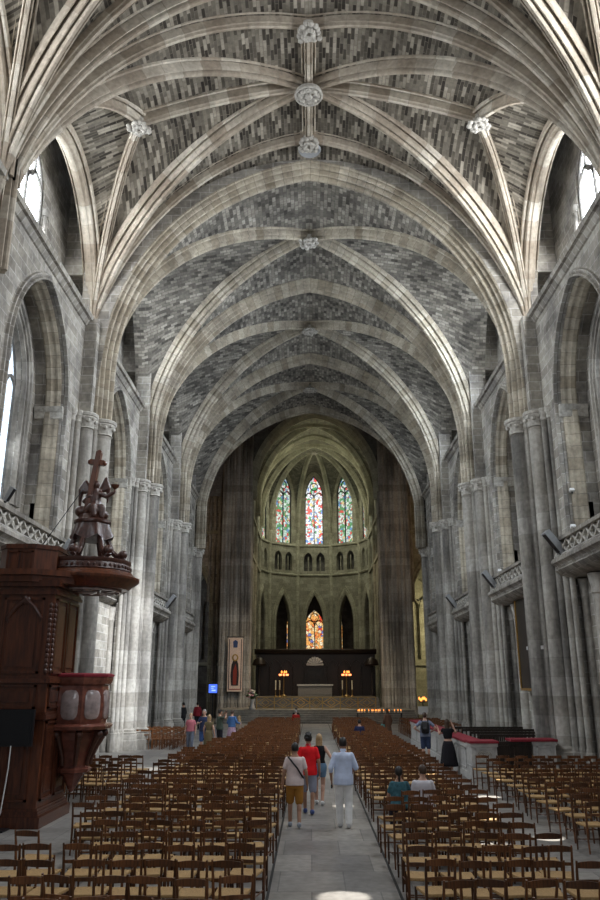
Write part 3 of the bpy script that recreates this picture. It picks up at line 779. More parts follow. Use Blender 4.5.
for c in corners:
    L = math.hypot(KEY[0]-c[0], KEY[1]-c[1])
    rib('apse_rib', av, c, KEY[:2], lambda x, y: zr(1-math.hypot(KEY[0]-x, KEY[1]-y)/L), scalep(PR_D, .8), M['choirrib'], 20, 19.5, half=True)
boss('keystone', av, (KEY[0], KEY[1], 28.1), .4, M['carving'])
# ambulatory outer wall with the low stained windows
WLOW = []
for k in range(-6, 7):
    ph = R(15*k); RR = 11.0
    nx, ny, tx, ty = math.sin(ph), math.cos(ph), math.cos(ph), -math.sin(ph)
    mm = (lambda nx, ny, tx, ty: lambda u, v, d: (CX+nx*(RR+d)+tx*u, AY+ny*(RR+d)+ty*u, v))(nx, ny, tx, ty)
    h = RR*math.tan(R(7.5)); mb = MB()
    if abs(k) <= 1:
        ww = 1.15 if k == 0 else .55
        arch_wall(mb, mm, -h, h, 0, 15, 0, ww, 5.5, 9.6, 1.9 if k == 0 else 1.2, .5)
        window(mm, 0, ww, 5.5, 9.6, 1.9 if k == 0 else 1.2, .3, M['glass_low'], 'amber stained window low behind the choir screen, %s' % ('seen through the centre arch' if k == 0 else ('a sliver at the pulpit-side arch' if k < 0 else 'a sliver at the pew-side arch')), 2)
    else:
        mb.quad(mm(-h, 0, 0), mm(h, 0, 0), mm(h, 15, 0), mm(-h, 15, 0))
    struct(mb.build('wall_ambulatory', M['darkstone']), 'dark ambulatory wall behind the apse arcade', 'wall')
mb = MB(); mb.lathe([(6.3, 15.0), (11.5, 15.0)], 30, (CX, AY, 0), 0, PI, cap=False)
struct(mb.build('ceiling', M['darkstone']), 'ambulatory ceiling', 'ceiling')
# ------------------------------------------------------------------ furniture
def put(mb, root, name, mat, parent=None, smooth=False, angle=40):
    L = root.location
    mb.v = [(p[0]-L.x, p[1]-L.y, p[2]-L.z) for p in mb.v]
    return mb.build(name, mat, parent or root, smooth, angle)
# --- pulpit
pu = thing('pulpit', 'tall carved mahogany pulpit with round sounding board and hanging marble bowl', 'pulpit', (-6.9, 18.5, 0))
TX0, TX1, TY0, TY1 = -8.05, -5.80, 17.5, 19.35
tw = MB(); tw.box(TX0, TY0, 0, TX1, TY1, 5.15)
tower = put(tw, pu, 'tower', M['mahogany'])
def panel(face, u0, u1, z0, z1, name='panel'):
    # raised-and-fielded panel on the front (y=TY0) or side (x=TX1) face
    mb = MB(); t = .05
    def bx(ua, ub, za, zb, d):
        if face == 'f': mb.box(ua, TY0-d, za, ub, TY0+.02, zb)
        else: mb.box(TX1-.02, ua, za, TX1+d, ub, zb)
    bx(u0, u1, z0, z0+t, .05); bx(u0, u1, z1-t, z1, .05); bx(u0, u0+t, z0, z1, .05); bx(u1-t, u1, z0, z1, .05)
    bx(u0+.14, u1-.14, z0+.14, z1-.14, .03)
    put(mb, pu, name, M['mahogany_mould'], tower)
for (u0, u1) in ((-7.98, -7.05), (-6.92, -6.02)):
    panel('f', u0, u1, .5, 2.1); panel('f', u0, u1, 2.36, 2.86); panel('f', u0, u1, 3.1, 4.75)
for (u0, u1) in ((17.62, 18.4), (18.5, 19.25)):
    panel('s', u0, u1, .5, 2.1); panel('s', u0, u1, 2.36, 2.86); panel('s', u0, u1, 3.1, 4.75)
def ringmould(z0, z1, d, nm='moulding'):
    mb = MB(); mb.box(TX0, TY0-d, z0, TX1+d, TY1+d, z1); mb.box(TX0, TY0-d*.6, z1, TX1+d*.6, TY1+d*.6, z1+.05); put(mb, pu, nm, M['mahogany_mould'], tower)
ringmould(0, .22, .14); ringmould(.22, .32, .07); ringmould(2.14, 2.24, .06); ringmould(2.9, 2.99, .08); ringmould(4.82, 4.9, .07); ringmould(5.0, 5.14, .10)
mb = MB()
for (x, y) in ((TX1-.06, TY0-.01), (TX1+.01, TY0+.07)):      # carved corner strip
    for k in range(14): mb.ball((x, y, 3.15+k*.11), (.05, .05, .07), 6, 5)
put(mb, pu, 'carved_strip', M['carved_wood'], tower, True)
mb = MB()
for s in (-1, 1): mb.tube([(-6.43, TY0-.05, 4.72), (-6.43+s*.2, TY0-.06, 4.55), (-6.43+s*.38, TY0-.05, 4.3), (-6.43+s*.36, TY0-.03, 4.2)], [.05,.045,.035,.02], 7)
mb.ball((-6.43, TY0-.05, 4.7), (.1,.05,.1), 10, 6)
put(mb, pu, 'carved_ornament', M['carved_wood'], tower, True)
# crown box
cb = MB()
oct_ = [(-7.3,17.9),(-7.05,17.6),(-6.4,17.6),(-5.98,17.95),(-5.98,19.0),(-6.4,19.35),(-7.05,19.35),(-7.3,19.0)]
cb.rings([[(x, y, z) for x, y in oct_] for z in (5.2, 5.95)])
crown = put(cb, pu, 'crown_box', M['mahogany'])
cb = MB()
def grow(poly, k): 
    cx_ = sum(p[0] for p in poly)/len(poly); cy_ = sum(p[1] for p in poly)/len(poly)
    return [(cx_+(x-cx_)*k, cy_+(y-cy_)*k) for x, y in poly]
for z0, z1, k in ((5.9, 6.0, 1.04), (5.2, 5.3, 1.03)):
    cb.rings([[(x, y, z) for x, y in grow(oct_, k)] for z in (z0, z1)])
for (xa, xb) in ((-7.02, -6.74), (-6.70, -6.43)):
    for q in ((xa, 5.36, xb, 5.40), (xa, 5.80, xb, 5.84), (xa, 5.36, xa+.04, 5.84), (xb-.04, 5.36, xb, 5.84)): cb.box(q[0], 17.56, q[1], q[2], 17.61, q[3])
put(cb, pu, 'moulding', M['mahogany_mould'], crown)
# canopy
PC = (-5.50, 18.95)
ca = MB()
ca.lathe([(.2,5.06),(.80,5.06),(.86,5.09),(.98,5.09),(1.06,5.15),(1.16,5.22),(1.26,5.30),(1.27,5.35),(1.20,5.38),(1.13,5.41),(1.09,5.46),(1.05,5.50),(.2,5.51)], 16, (*PC, 0))
ca.rings([[(x, y, z) for x, y in ((-8.3, 17.22), (-6.3, 17.22), (-5.5, 17.74), (-5.5, 19.6), (-8.3, 19.6))] for z in (5.25, 5.38)])
ca.rings([[(x, y, z) for x, y in ((-8.2, 17.32), (-6.3, 17.32), (-5.5, 17.8), (-5.5, 19.6), (-8.2, 19.6))] for z in (5.10, 5.25)])
canopy = put(ca, pu, 'sounding_board', M['mahogany'], smooth=True, angle=25)
ca = MB(); ca.lathe([(1.0,5.49),(1.04,5.53),(1.0,5.68),(1.03,5.72),(1.03,5.78),(.1,5.80)], 16, (*PC, 0))
for k in range(48):
    a = k*PI/24; ca.ball((PC[0]+1.01*math.cos(a), PC[1]+1.01*math.sin(a), 5.60), (.045,.045,.05), 6, 4)
put(ca, pu, 'frieze', M['carved_wood'], canopy, True)
ca = MB()
for k in range(10):
    a = k*PI/5
    ca.tube([(PC[0]+.35*math.cos(a+t*.25), PC[1]+.35*math.sin(a+t*.25), 5.05) if False else (PC[0]+(.3+.09*t)*math.cos(a+.18*math.sin(t*1.3)), PC[1]+(.3+.09*t)*math.sin(a+.18*math.sin(t*1.3)), 5.045) for t in range(6)], .03, 6)
ca.tube([(PC[0]+.8*math.cos(t*PI/16), PC[1]+.8*math.sin(t*PI/16), 5.05) for t in range(33)], .03, 6)
ca.lathe([(.25,5.02),(.1,4.98),(.28,5.06)], 16, (*PC, 0))
put(ca, pu, 'soffit_carving', M['pale_marble'], canopy, True)
# scroll legs and draped dome
ca = MB()
for k in range(6):
    a = k*PI/3+.3; c, s = math.cos(a), math.sin(a)
    pts = [(PC[0]+c*r, PC[1]+s*r, z) for r, z in ((.84,5.86),(.76,5.98),(.64,5.95),(.52,6.06),(.42,6.30),(.36,6.6))]
    ca.tube(pts, [.07,.09,.08,.07,.07,.06], 8)
    ca.ball((PC[0]+c*.80, PC[1]+s*.80, 5.99), .12, 10, 7)
put(ca, pu, 'scroll_bracket', M['carved_wood'], canopy, True)
ca = MB(); n = 36; rs = []
for r, z, w in ((.50,6.42,.06),(.47,6.5,.05),(.44,6.62,.03),(.42,6.72,.01),(.46,6.74,0),(.46,6.80,0),(.38,6.84,0),(.34,6.95,0),(.1,7.0,0)):
    rs.append([(PC[0]+(r+w*math.cos(6*2*PI*j/n))*math.cos(2*PI*j/n), PC[1]+(r+w*math.cos(6*2*PI*j/n))*math.sin(2*PI*j/n), z-(.12*abs(math.sin(3*2*PI*j/n)) if z < 6.45 else 0)) for j in range(n)])
ca.rings(rs); put(ca, pu, 'draped_dome', M['carved_wood'], canopy, True, 60)
# statue group: winged figure with a cross, child holding up a cup
def remesh(mb, voxel, smooth=4):
    me = bpy.data.meshes.new('tmp'); me.from_pydata(mb.v, [], mb.f)
    bm = bmesh.new(); bm.from_mesh(me); bmesh.ops.recalc_face_normals(bm, faces=bm.faces[:]); bm.to_mesh(me); bm.free()
    o = bpy.data.objects.new('tmp', me); C.objects.link(o)
    a = o.modifiers.new('r', 'REMESH'); a.mode = 'VOXEL'; a.voxel_size = voxel
    b = o.modifiers.new('s', 'SMOOTH'); b.factor = .5; b.iterations = smooth
    dg = bpy.context.evaluated_depsgraph_get(); dg.update()
    nm = bpy.data.meshes.new_from_object(o.evaluated_get(dg))
    out = MB(); out.v = [tuple(v.co) for v in nm.vertices]; out.f = [tuple(p.vertices) for p in nm.polygons]; out.uv = [None]*len(out.f)
    bpy.data.objects.remove(o); bpy.data.meshes.remove(me); bpy.data.meshes.remove(nm)
    return out
sx_, sy_ = PC
st = MB()
st.limb([(sx_,sy_,7.0),(sx_-.02,sy_,7.3),(sx_,sy_,7.55)], [.26,.2,.17], 12)           # draped torso
st.ball((sx_+.05,sy_-.08,7.74), (.085,.095,.115)); st.limb([(sx_,sy_,7.55),(sx_+.05,sy_-.07,7.7)], [.07,.06])
st.limb([(sx_-.12,sy_-.1,7.05),(sx_+.05,sy_-.3,7.12),(sx_+.12,sy_-.34,6.9)], [.13,.11,.07])
st.limb([(sx_+.1,sy_-.05,7.05),(sx_+.25,sy_-.22,7.1),(sx_+.28,sy_-.25,6.88)], [.13,.11,.07])
st.limb([(sx_+.14,sy_-.05,7.52),(sx_+.34,sy_-.12,7.42),(sx_+.52,sy_-.14,7.52)], [.07,.06,.045])   # arm with cup
st.limb([(sx_-.14,sy_,7.52),(sx_-.22,sy_-.12,7.3),(sx_-.06,sy_-.2,7.42)], [.07,.06,.045])
st.ball((sx_-.3,sy_-.05,7.05), (.16,.18,.15)); st.ball((sx_+.28,sy_-.1,6.95), (.14,.16,.12)); st.ball((sx_-.1,sy_+.15,7.0), (.3,.2,.18))
for k in range(5):
    st.limb([(sx_-.1,sy_+.1,7.55),(sx_-.3-.03*k,sy_+.16,7.86-.05*k),(sx_-.42-.0*k,sy_+.2,7.72-.12*k)], [.07,.07,.04], 7)
    st.limb([(sx_+.1,sy_+.1,7.6),(sx_+.22+.02*k,sy_+.16,7.95-.06*k),(sx_+.28+.0*k,sy_+.2,7.75-.1*k)], [.06,.06,.03], 7)
st = remesh(st, .022, 2)
stat = put(st, pu, 'statue', M['carved_wood'], canopy, True, 180)
cr = MB(); b0 = Vector((sx_-.12, sy_-.16, 7.05)); b1 = Vector((sx_+.04, sy_-.02, 8.62))
cr.bar(b0, b1, .17, .13); mid = b0.lerp(b1, .82); cr.bar(mid-Vector((.18,0,-.02)), mid+Vector((.18,0,-.02)), .12, .14)
for e in (mid-Vector((.18,0,-.02)), mid+Vector((.18,0,-.02)), b1): cr.ball(e, .075, 8, 6)
put(cr, pu, 'cross', M['mahogany'], stat)
cp = MB(); cp.lathe([(.03,7.52),(.02,7.6),(.09,7.66),(.11,7.72),(.10,7.72)], 12, (sx_+.54, sy_-.14, 0)); put(cp, pu, 'cup', M['mahogany'], stat, True)
# bowl
bo = MB()
def octo(prof, mb, c=PC, n=8, off=PI/8):
    mb.rings([[(c[0]+r*math.cos(off+2*PI*j/n), c[1]+r*math.sin(off+2*PI*j/n), z) for j in range(n)] for r, z in prof])
octo([(.66,1.98),(.70,2.1),(.73,2.4),(.69,2.75),(.68,2.84),(.74,2.88),(.78,2.98),(.78,3.03)], bo)
octo([(.50,1.80),(.62,1.84),(.80,1.88),(.84,1.95),(.78,2.0),(.66,2.02)], bo)
bowl = put(bo, pu, 'bowl', M['red_marble'])
lo = MB(); octo([(.34,1.0),(.33,1.1),(.40,1.4),(.50,1.65),(.52,1.82)], lo); octo([(.30,.92),(.40,.95),(.42,1.02),(.36,1.06)], lo); put(lo, pu, 'corbel', M['red_marble'], bowl)
pe = MB(); octo([(.03,.52),(.06,.56),(.28,.9),(.30,.94)], pe); put(pe, pu, 'pendant', M['red_marble'], bowl)
for k in range(8):
    a = k*PI/4; nx, ny = math.cos(a), math.sin(a); tx, ty = -ny, nx; mb = MB(); rr = .69*math.cos(PI/8)+.035
    mb.rings([[(PC[0]+nx*(rr+d)+tx*.20*f*math.copysign(abs(math.cos(q*PI/8))**.6, math.cos(q*PI/8)), PC[1]+ny*(rr+d)+ty*.20*f*math.copysign(abs(math.cos(q*PI/8))**.6, math.cos(q*PI/8)), 2.42+.32*f*math.copysign(abs(math.sin(q*PI/8))**.6, math.sin(q*PI/8))) for q in range(16)] for f, d in ((1.08,-.08),(1.0,.0),(.8,.03),(.3,.04))])
    put(mb, pu, 'marble_panel', M['pale_marble'], bowl, True)
    mb = MB(); a += PI/8; nx, ny = math.cos(a), math.sin(a)
    mb.tube([(PC[0]+nx*r, PC[1]+ny*r, z) for r, z in ((.62,1.84),(.60,1.7),(.50,1.5),(.40,1.25),(.38,1.1))], [.07,.08,.06,.05,.04], 8)
    mb.ball((PC[0]+nx*.66, PC[1]+ny*.66, 1.78), .09, 8, 6); put(mb, pu, 'scroll_bracket', M['carved_wood'], bowl, True)
rv = MB(); octo([(.74,3.03),(.80,3.04),(.81,3.09),(.72,3.12),(.3,3.12)], rv); put(rv, pu, 'velvet_rim', M['red_velvet'], bowl)
hs = MB(); hs.tube([(-5.75, 18.75, 7.6), (-7.0, 19.3, 6.02)], .012, 6); put(hs, pu, 'stay_cable', M['black'], canopy)
# --- television beside the pulpit
tv = thing('television', 'flat black screen standing in front of the wooden pulpit base', 'television', (-6.6, 17.15, 0))
mb = MB(); mb.box(-7.35,17.10,1.62,-5.88,17.18,2.36); put(mb, tv, 'case', M['black'])
mb = MB(); mb.box(-7.31,17.09,1.66,-5.92,17.10,2.32); put(mb, tv, 'screen_panel', M['black'])
mb = MB(); mb.tube([(-6.6,17.16,.03),(-6.6,17.16,1.7)], .035, 8); mb.box(-6.95,16.95,0,-6.25,17.35,.03); put(mb, tv, 'stand', M['black'])
mb = MB(); mb.tube([(-6.30,17.07,1.64),(-6.30,17.05,1.2),(-6.33,17.05,.8),(-6.36,17.03,.35),(-6.50,17.0,.03),(-6.9,16.98,.012)], .012, 6); put(mb, tv, 'cable', M['white'])

# --- chairs
def chair_parts():
    P = {}
    w0, w1, d = .215, .175, .20                       # half widths front/back, half depth; chair faces +y
    seat = MB()
    prof = []
    for s, z in ((.93,.425),(1.0,.432),(1.01,.448),(.97,.462),(.6,.456),(.15,.450)):
        prof.append([(-w0*s, d*s, z), (w0*s, d*s, z), (w1*s*1.03, -d*s, z), (-w1*s*1.03, -d*s, z)])
    seat.rings(prof); P['seat'] = [(seat, 'rush')]
    legs = []
    for sx in (-1, 1):
        f = MB(); f.tube([(sx*w0, d, 0), (sx*w0, d, .2), (sx*w0, d, .46)], [.014,.019,.019], 6); legs.append(f)
        b = MB(); b.tube([(sx*w1, -d-.03, 0), (sx*w1, -d, .22), (sx*w1, -d, .46), (sx*(w1+.004), -d-.03, .68), (sx*(w1+.008), -d-.075, .865)], [.015,.019,.020,.018,.013], 6); legs.append(b)
    P['leg'] = [(l, 'chair_wood') for l in legs]
    def slat(z, h, y, arch, t=.016):
        mb = MB(); n = 6; rs = []
        for i in range(n+1):
            u = -1+2*i/n; x = u*w1*1.02; yy = y-.022*(1-u*u); a = arch*(1-u*u)
            rs.append([(x, yy-t/2, z), (x, yy+t/2, z), (x, yy+t/2, z+h+a), (x, yy-t/2, z+h+a)])
        mb.rings(rs); return mb
    P['top_rail'] = [(slat(.785, .058, -d-.066, .022), 'chair_wood')]
    P['back_slat'] = [(slat(.615, .036, -d-.022, .008), 'chair_wood')]
    st = []
    for a, b in (((-w0,d,.17),(w0,d,.17)), ((-w0,d,.30),(w0,d,.30)), ((-w0,d,.2),(-w1,-d,.2)), ((w0,d,.2),(w1,-d,.2)), ((-w0,d,.33),(-w1,-d,.33)), ((w0,d,.33),(w1,-d,.33)), ((-w1,-d,.24),(w1,-d,.24))):
        m_ = MB(); m_.tube([a, b], .010, 5); st.append(m_)
    P['stretcher'] = [(m_, 'chair_wood') for m_ in st[:1]+st[2:4]+st[6:]]
    allst = MB()
    return P
CP = chair_parts()
proto_meshes = []
def build_chair(loc, rz, label, group):
    t = thing('rush_chair', label, 'chair', loc, rz, group)
    if not proto_meshes:
        for nm, lst in CP.items():
            for mb, mt in lst:
                o = mb.build(nm, M[mt], t, smooth=True, angle=50); proto_meshes.append((nm, o))
    else:
        for nm, o in proto_meshes:
            c = o.copy(); C.objects.link(c); c.parent = t
    return t
rc = random.Random(11)
ORD = ['', 'first','second','third','fourth','fifth','sixth','seventh','eighth','ninth','tenth','eleventh','twelfth','thirteenth','fourteenth','fifteenth','sixteenth','seventeenth','eighteenth','nineteenth','twentieth','twenty-first','twenty-second','twenty-third','twenty-fourth']
spots = []
def rows_block(key, x0, dirx, n, ys, pitch, drop=()):
    for r, y in enumerate(ys):
        sh = rc.uniform(-.05, .05)
        for c in range(n if not callable(n) else n(r, y)):
            if (r, c) in drop: continue
            x = x0+dirx*(.22+c*pitch)+rc.uniform(-.05, .05)+sh
            if rc.random() < .03 and r > 2: continue
            spots.append((key, r, c, x, y+rc.uniform(-.10, .10), rc.gauss(0, .11)))
ysL = [8.75+.9*k for k in range(48)]
rows_block('P', -.68, -1, lambda r, y: 8 if y < 28 else 7 if y < 33 else 6, ysL, .455, drop={(5, 7), (6, 7), (5, 6), (8, 6)})
rows_block('C', 1.30, 1, lambda r, y: 5 if y < 30 else 5, ysL, .455)
ysR = [15.3+.92*k for k in range(11)]
rows_block('R', 4.9, 1, lambda r, y: 7, ysR, .52)
ysB = [21.0+.85*k for k in range(5)]
rows_block('B', -4.9, -1, lambda r, y: 5 if r else 4, ysB, .47)
def inview(x, y):
    for z in (.45, .85):
        a = math.atan2(z-2.9, y)-(-math.atan(233/765)) if False else 0
    yy = y-.25; 
    px = 311+x/ (yy*.9566+(.85-2.9)*.2913)*765
    th = math.atan2(.88-2.9, yy); py = 450-765*math.tan(th-math.atan(233/765))
    return -25 < px < 625 and py < 905
spots = [s for s in spots if inview(s[3], s[4])]
spots.sort(key=lambda s: math.hypot(s[3], s[4]))
SEATED_AT = []
BN = {'P': 'block on the pulpit side of the aisle', 'C': 'block across the aisle from the pulpit', 'R': 'side block by the stone pew', 'B': 'small group behind the pulpit'}
near, far = spots[:300], spots[300:]
for key, r, c, x, y, rz in near:
    fr = 'from the aisle' if key in 'PC' else ('from the walkway' if key == 'R' else 'from the pale pier walkway')
    lab = {'P': 'rush-seat wooden chair, %s from centre aisle, %s row, pulpit-side block', 'C': 'rush-seat wooden chair, %s from centre aisle, %s row, block opposite the pulpit',
           'R': 'rush-seat wooden chair, %s from walkway, %s row, side block by stone pew', 'B': 'rush-seat wooden chair, %s from walkway, %s row, group behind the pulpit'}[key] % (ORD[c+1], ORD[r+1])
    build_chair((x, y, 0), rz, lab, 'chairs in the '+BN[key])
# the rest recede into one mass
fm = MB(); fs = MB()
extra = []
for r in range(4):
    for c in range(6): extra.append((-8.6+.5*c, 37.4+.9*r, 0))
for r in range(9):
    for c in range(5): extra.append((5.6+.5*c, 42.5+.95*r, 0))
def low_chair(x, y, rz, rush=True):
    M_ = Matrix.Translation((x, y, 0)) @ Matrix.Rotation(rz, 4, 'Z')
    def bx(mb, x0, y0, z0, x1, y1, z1):
        n = len(mb.v); mb.box(x0, y0, z0, x1, y1, z1)
        for i in range(n, len(mb.v)): mb.v[i] = tuple(M_ @ Vector(mb.v[i]))
    bx(fs if rush else fm, -.2, -.2, .425, .2, .2, .46)
    for s in (-.19, .17): bx(fm, s, -.23, 0, s+.03, -.20, .86)
    for s in (-.21, .18): bx(fm, s, .17, 0, s+.03, .2, .45)
    bx(fm, -.18, -.26, .78, .18, -.24, .855); bx(fm, -.18, -.24, .61, .18, -.22, .65)
    bx(fm, -.2, .19, .17, .2, .2, .19); bx(fm, -.19, -.21, .24, .19, -.2, .26)
for key, r, c, x, y, rz in far: low_chair(x, y, rz)
for x, y, rz in extra: low_chair(x, y, rz+rc.gauss(0, .04), False)
mass = tag(fm.build('chair_rows', M['chair_wood']), 'mass of far wooden chairs receding towards the altar', 'chairs', None, 'stuff')
fs.build('rush_seats', M['rush'], mass)['kind'] = 'stuff'

# --- stone pew enclosure
en = thing('pew_enclosure', 'pale stone pew parapet with carved end pedestal and red velvet ledge', 'parapet', (5.2, 26, 0))
def pedestal(x0, x1, y0, y1, name, root):
    mb = MB(); mb.box(x0, y0, 0, x1, y1, .42); mb.box(x0+.03, y0+.03, .42, x1-.03, y1-.03, 1.04); mb.box(x0, y0, 1.0, x1, y1, 1.10); mb.box(x0+.0, y0, .40, x1, y1, .46)
    o = put(mb, root, name, M['marble'])
    mb = MB()
    for q in ((x0+.14,.50,x1-.14,.54),(x0+.14,.92,x1-.14,.96),(x0+.14,.50,x0+.18,.96),(x1-.18,.50,x1-.14,.96)): mb.box(q[0], y0-.005, q[1], q[2], y0+.04, q[3])
    put(mb, root, 'panel_frame', M['marble'], o)
    return o
p1 = pedestal(4.95, 5.80, 25.5, 26.3, 'pedestal', en)
mb = MB(); xc, zc = 5.375, .73                      # carved interlace relief
for s in (-1, 1):
    mb.tube([(xc+s*.12+.09*math.cos(t*PI/8), 25.515, zc+.13*math.sin(t*PI/8)) for t in range(17)], .018, 6)
    mb.tube([(xc+s*(.02+.16*math.sin(t*PI/10)), 25.51, zc-.16+.032*t) for t in range(11)], .016, 6)
mb.tube([(xc+.05*math.sin(t*1.2), 25.51, zc-.16+.032*t) for t in range(11)], .018, 6)
put(mb, en, 'carved_relief', M['carving'], p1, True)
wl = MB(); wl.box(5.02, 26.3, 0, 5.32, 41, .98); wl.box(4.98, 26.3, 0, 5.36, 41, .2); wl.box(4.98, 26.3, .92, 5.36, 41, 1.06); wall_ = put(wl, en, 'side_parapet', M['marble'])
for k in range(7):
    y0 = 26.6+2.05*k; mb = MB()
    for q in ((y0,.28,y0+1.85,.32),(y0,.84,y0+1.85,.88),(y0,.28,y0+.05,.88),(y0+1.8,.28,y0+1.85,.88)): mb.box(4.99, q[0], q[1], 5.04, q[2], q[3])
    put(mb, en, 'panel_frame', M['marble'], wall_)
mb = MB(); mb.box(4.92, 25.46, 1.10, 5.83, 26.34, 1.17); mb.box(4.95, 26.34, 1.06, 5.55, 41, 1.13); put(mb, en, 'velvet_ledge', M['red_velvet'])
e2 = thing('pew_pedestal', 'second pale stone pedestal with red top, beyond the dark wooden gate', 'pedestal', (7.45, 26.6, 0))
p2 = pedestal(7.08, 7.86, 26.3, 27.0, 'pedestal', e2)
mb = MB(); mb.box(6.4, 26.26, 1.10, 7.9, 27.04, 1.17); put(mb, e2, 'velvet_ledge', M['red_velvet'])
gt = thing('pew_gate', 'dark wooden gate between the two stone pedestals', 'gate', (6.45, 26.5, 0))
mb = MB(); mb.box(5.81, 26.35, .02, 7.07, 26.45, 1.10); g_ = put(mb, gt, 'leaf', M['dark_wood'])
for (a, b) in ((5.9, 6.4), (6.5, 6.98)):
    mb = MB()
    for q in ((a,.15,b,.19),(a,.95,b,.99),(a,.15,a+.04,.99),(b-.04,.15,b,.99)): mb.box(q[0], 26.33, q[1], q[2], 26.36, q[3])
    put(mb, gt, 'panel', M['dark_wood'], g_)
for k in range(4):
    lab = ['dark slatted pew just behind the wooden gate', 'dark slatted pew in the second row of the enclosure', 'dark slatted pew in the third row of the enclosure', 'dark slatted pew at the rear of the enclosure'][k]
    y = 28.2+1.6*k; pw = thing('slatted_pew', lab, 'pew', (7.2, y, 0), 0, 'dark pews inside the stone enclosure')
    mb = MB(); mb.box(5.75, y-.2, .42, 8.5, y+.25, .47); put(mb, pw, 'seat', M['dark_wood'])
    mb = MB(); mb.box(5.75, y-.26, 1.14, 8.5, y-.2, 1.22); mb.box(5.75, y-.25, .55, 8.5, y-.21, .60)
    nn = 18
    for q in range(nn+1):
        x = 5.75+2.7*q/nn; mb.box(x, y-.245, .58, x+.05, y-.215, 1.15)
    put(mb, pw, 'backrest', M['dark_wood'])
    for x in (5.75, 8.44):
        mb = MB(); mb.box(x, y-.26, 0, x+.06, y+.25, .47); put(mb, pw, 'leg', M['dark_wood'])
# long dark pews beyond the pulpit-side walkway
# --- painting on the stone pew side
pt = thing('framed_painting', 'tall dark oil painting in a thin gilt frame on the wall', 'painting', (8.9, 32.3, 2.6))
mb = MB(); mb.box(8.86, 30.9, 2.7, 8.94, 33.75, 6.6); put(mb, pt, 'canvas', M['canvas'])
mb = MB()
for q in ((30.8,2.6,33.85,2.7),(30.8,6.6,33.85,6.72),(30.8,2.6,30.9,6.72),(33.75,2.6,33.87,6.72)): mb.box(8.82, q[0], q[1], 8.98, q[2], q[3])
put(mb, pt, 'frame', M['gold'])
# --- speakers and small floodlights on the galleries
def speaker(loc, tilt, rz, label, k=1.0):
    t = thing('column_speaker', label, 'speaker', loc, rz)
    tl = -tilt if loc[0] > 0 else tilt; sg = -1 if loc[0] > 0 else 1
    mb = MB(); mb.obox((0,0,.45*k), (.22*k,.30*k,.85*k), Euler((0,tl,0))); mb.build('case', M['grey_metal'], t)
    mb = MB(); mb.obox((sg*.11*k*math.cos(tilt),0,.45*k-.11*k*math.sin(tilt)), (.02,.24*k,.75*k), Euler((0,tl,0))); mb.build('grille', M['black'], t)
    mb = MB(); mb.bar((0,.0,.25*k), (-sg*.25*k,.0,.0), .05); mb.build('bracket', M['black'], t)
speaker((8.15, 25.55, 6.98), R(38), R(8), 'grey column speaker tilting off the gallery of the tall pew-side bay')
speaker((8.15, 35.2, 6.98), R(38), R(8), 'grey column speaker at the second pew-side gallery')
speaker((8.15, 45.0, 6.98), R(38), R(8), 'grey column speaker at the dim third pew-side gallery')
speaker((-8.15, 25.3, 7.0), R(30), R(-8), 'small pale speaker on the pulpit-side gallery end', .6)
speaker((-8.2, 20.2, 7.6), R(30), R(-8), 'small dark speaker above the pulpit-side gallery rail', .5)
speaker((-8.15, 45.0, 6.98), R(38), R(-8), 'grey column speaker at the third pulpit-side gallery')
def flood(loc, label):
    t = thing('floodlight', label, 'floodlight', loc)
    mb = MB(); mb.obox((0,0,.12), (.15,.12,.10), Euler((R(-30),0,0))); mb.build('housing', M['white'], t)
    mb = MB(); mb.box(-.02,-.02,0,.02,.02,.08); mb.build('bracket', M['black'], t)
flood((8.42, 24.3, 7.58), 'small white floodlight on the pew-side gallery rail, lower one')
flood((8.75, 25.0, 8.95), 'small white floodlight by the gallery doorway, upper one')
flood((8.45, 34.4, 7.58), 'small white floodlight on the second pew-side gallery rail')

# --- sanctuary
mb = MB()
for k in range(6): mb.box(-7.2, 60.4+.42*k, .15*k, 8.0, 69.2, .15*(k+1))
struct(mb.build('trim_10', M['step_stone']), 'broad stone steps up to the sanctuary', 'steps')
mb = MB()
for k in range(5): mb.box(-4.8, 66.6+.4*k, .9+.17*k, 5.7, 76, .9+.17*(k+1))
struct(mb.build('trim_11', M['darkstone']), 'raised altar platform', 'platform')
rl = thing('communion_rail', 'low gilded metal communion rail in front of the altar', 'railing', (.4, 63.6, .9))
for x in (-4.3, -2.9, -1.5, -.1, .9, 2.3, 3.7, 5.1):
    mb = MB(); mb.box(x-.04, 63.55, .9, x+.04, 63.65, 1.85); put(mb, rl, 'post', M['brass'])
mb = MB(); mb.box(-4.3, 63.54, 1.80, 5.1, 63.66, 1.87); mb.box(-4.3, 63.57, 1.0, 5.1, 63.63, 1.05); put(mb, rl, 'rail', M['brass'])
for k in range(7):
    x0 = (-4.3, -2.9, -1.5, -.1, .9, 2.3, 3.7)[k]; x1 = (-2.9, -1.5, -.1, .9, 2.3, 3.7, 5.1)[k]; xm = (x0+x1)/2; mb = MB()
    for a, b in (((x0,1.42),(xm,1.8)),((xm,1.8),(x1,1.42)),((x1,1.42),(xm,1.05)),((xm,1.05),(x0,1.42)),((xm-.3,1.42),(xm,1.65)),((xm,1.65),(xm+.3,1.42)),((xm+.3,1.42),(xm,1.2)),((xm,1.2),(xm-.3,1.42))):
        mb.bar((a[0], 63.6, a[1]), (b[0], 63.6, b[1]), .05, .05)
    put(mb, rl, 'diamond_panel', M['brass'] if k != 2 and k != 4 else M['gold'], None)
al = thing('high_altar', 'grey stone high altar with pale slab top before the dark screen', 'altar', (.35, 71.2, 1.75))
mb = MB(); mb.box(-1.15, 70.7, 1.75, 1.85, 71.8, 2.66); put(mb, al, 'body', M['altar_stone'])
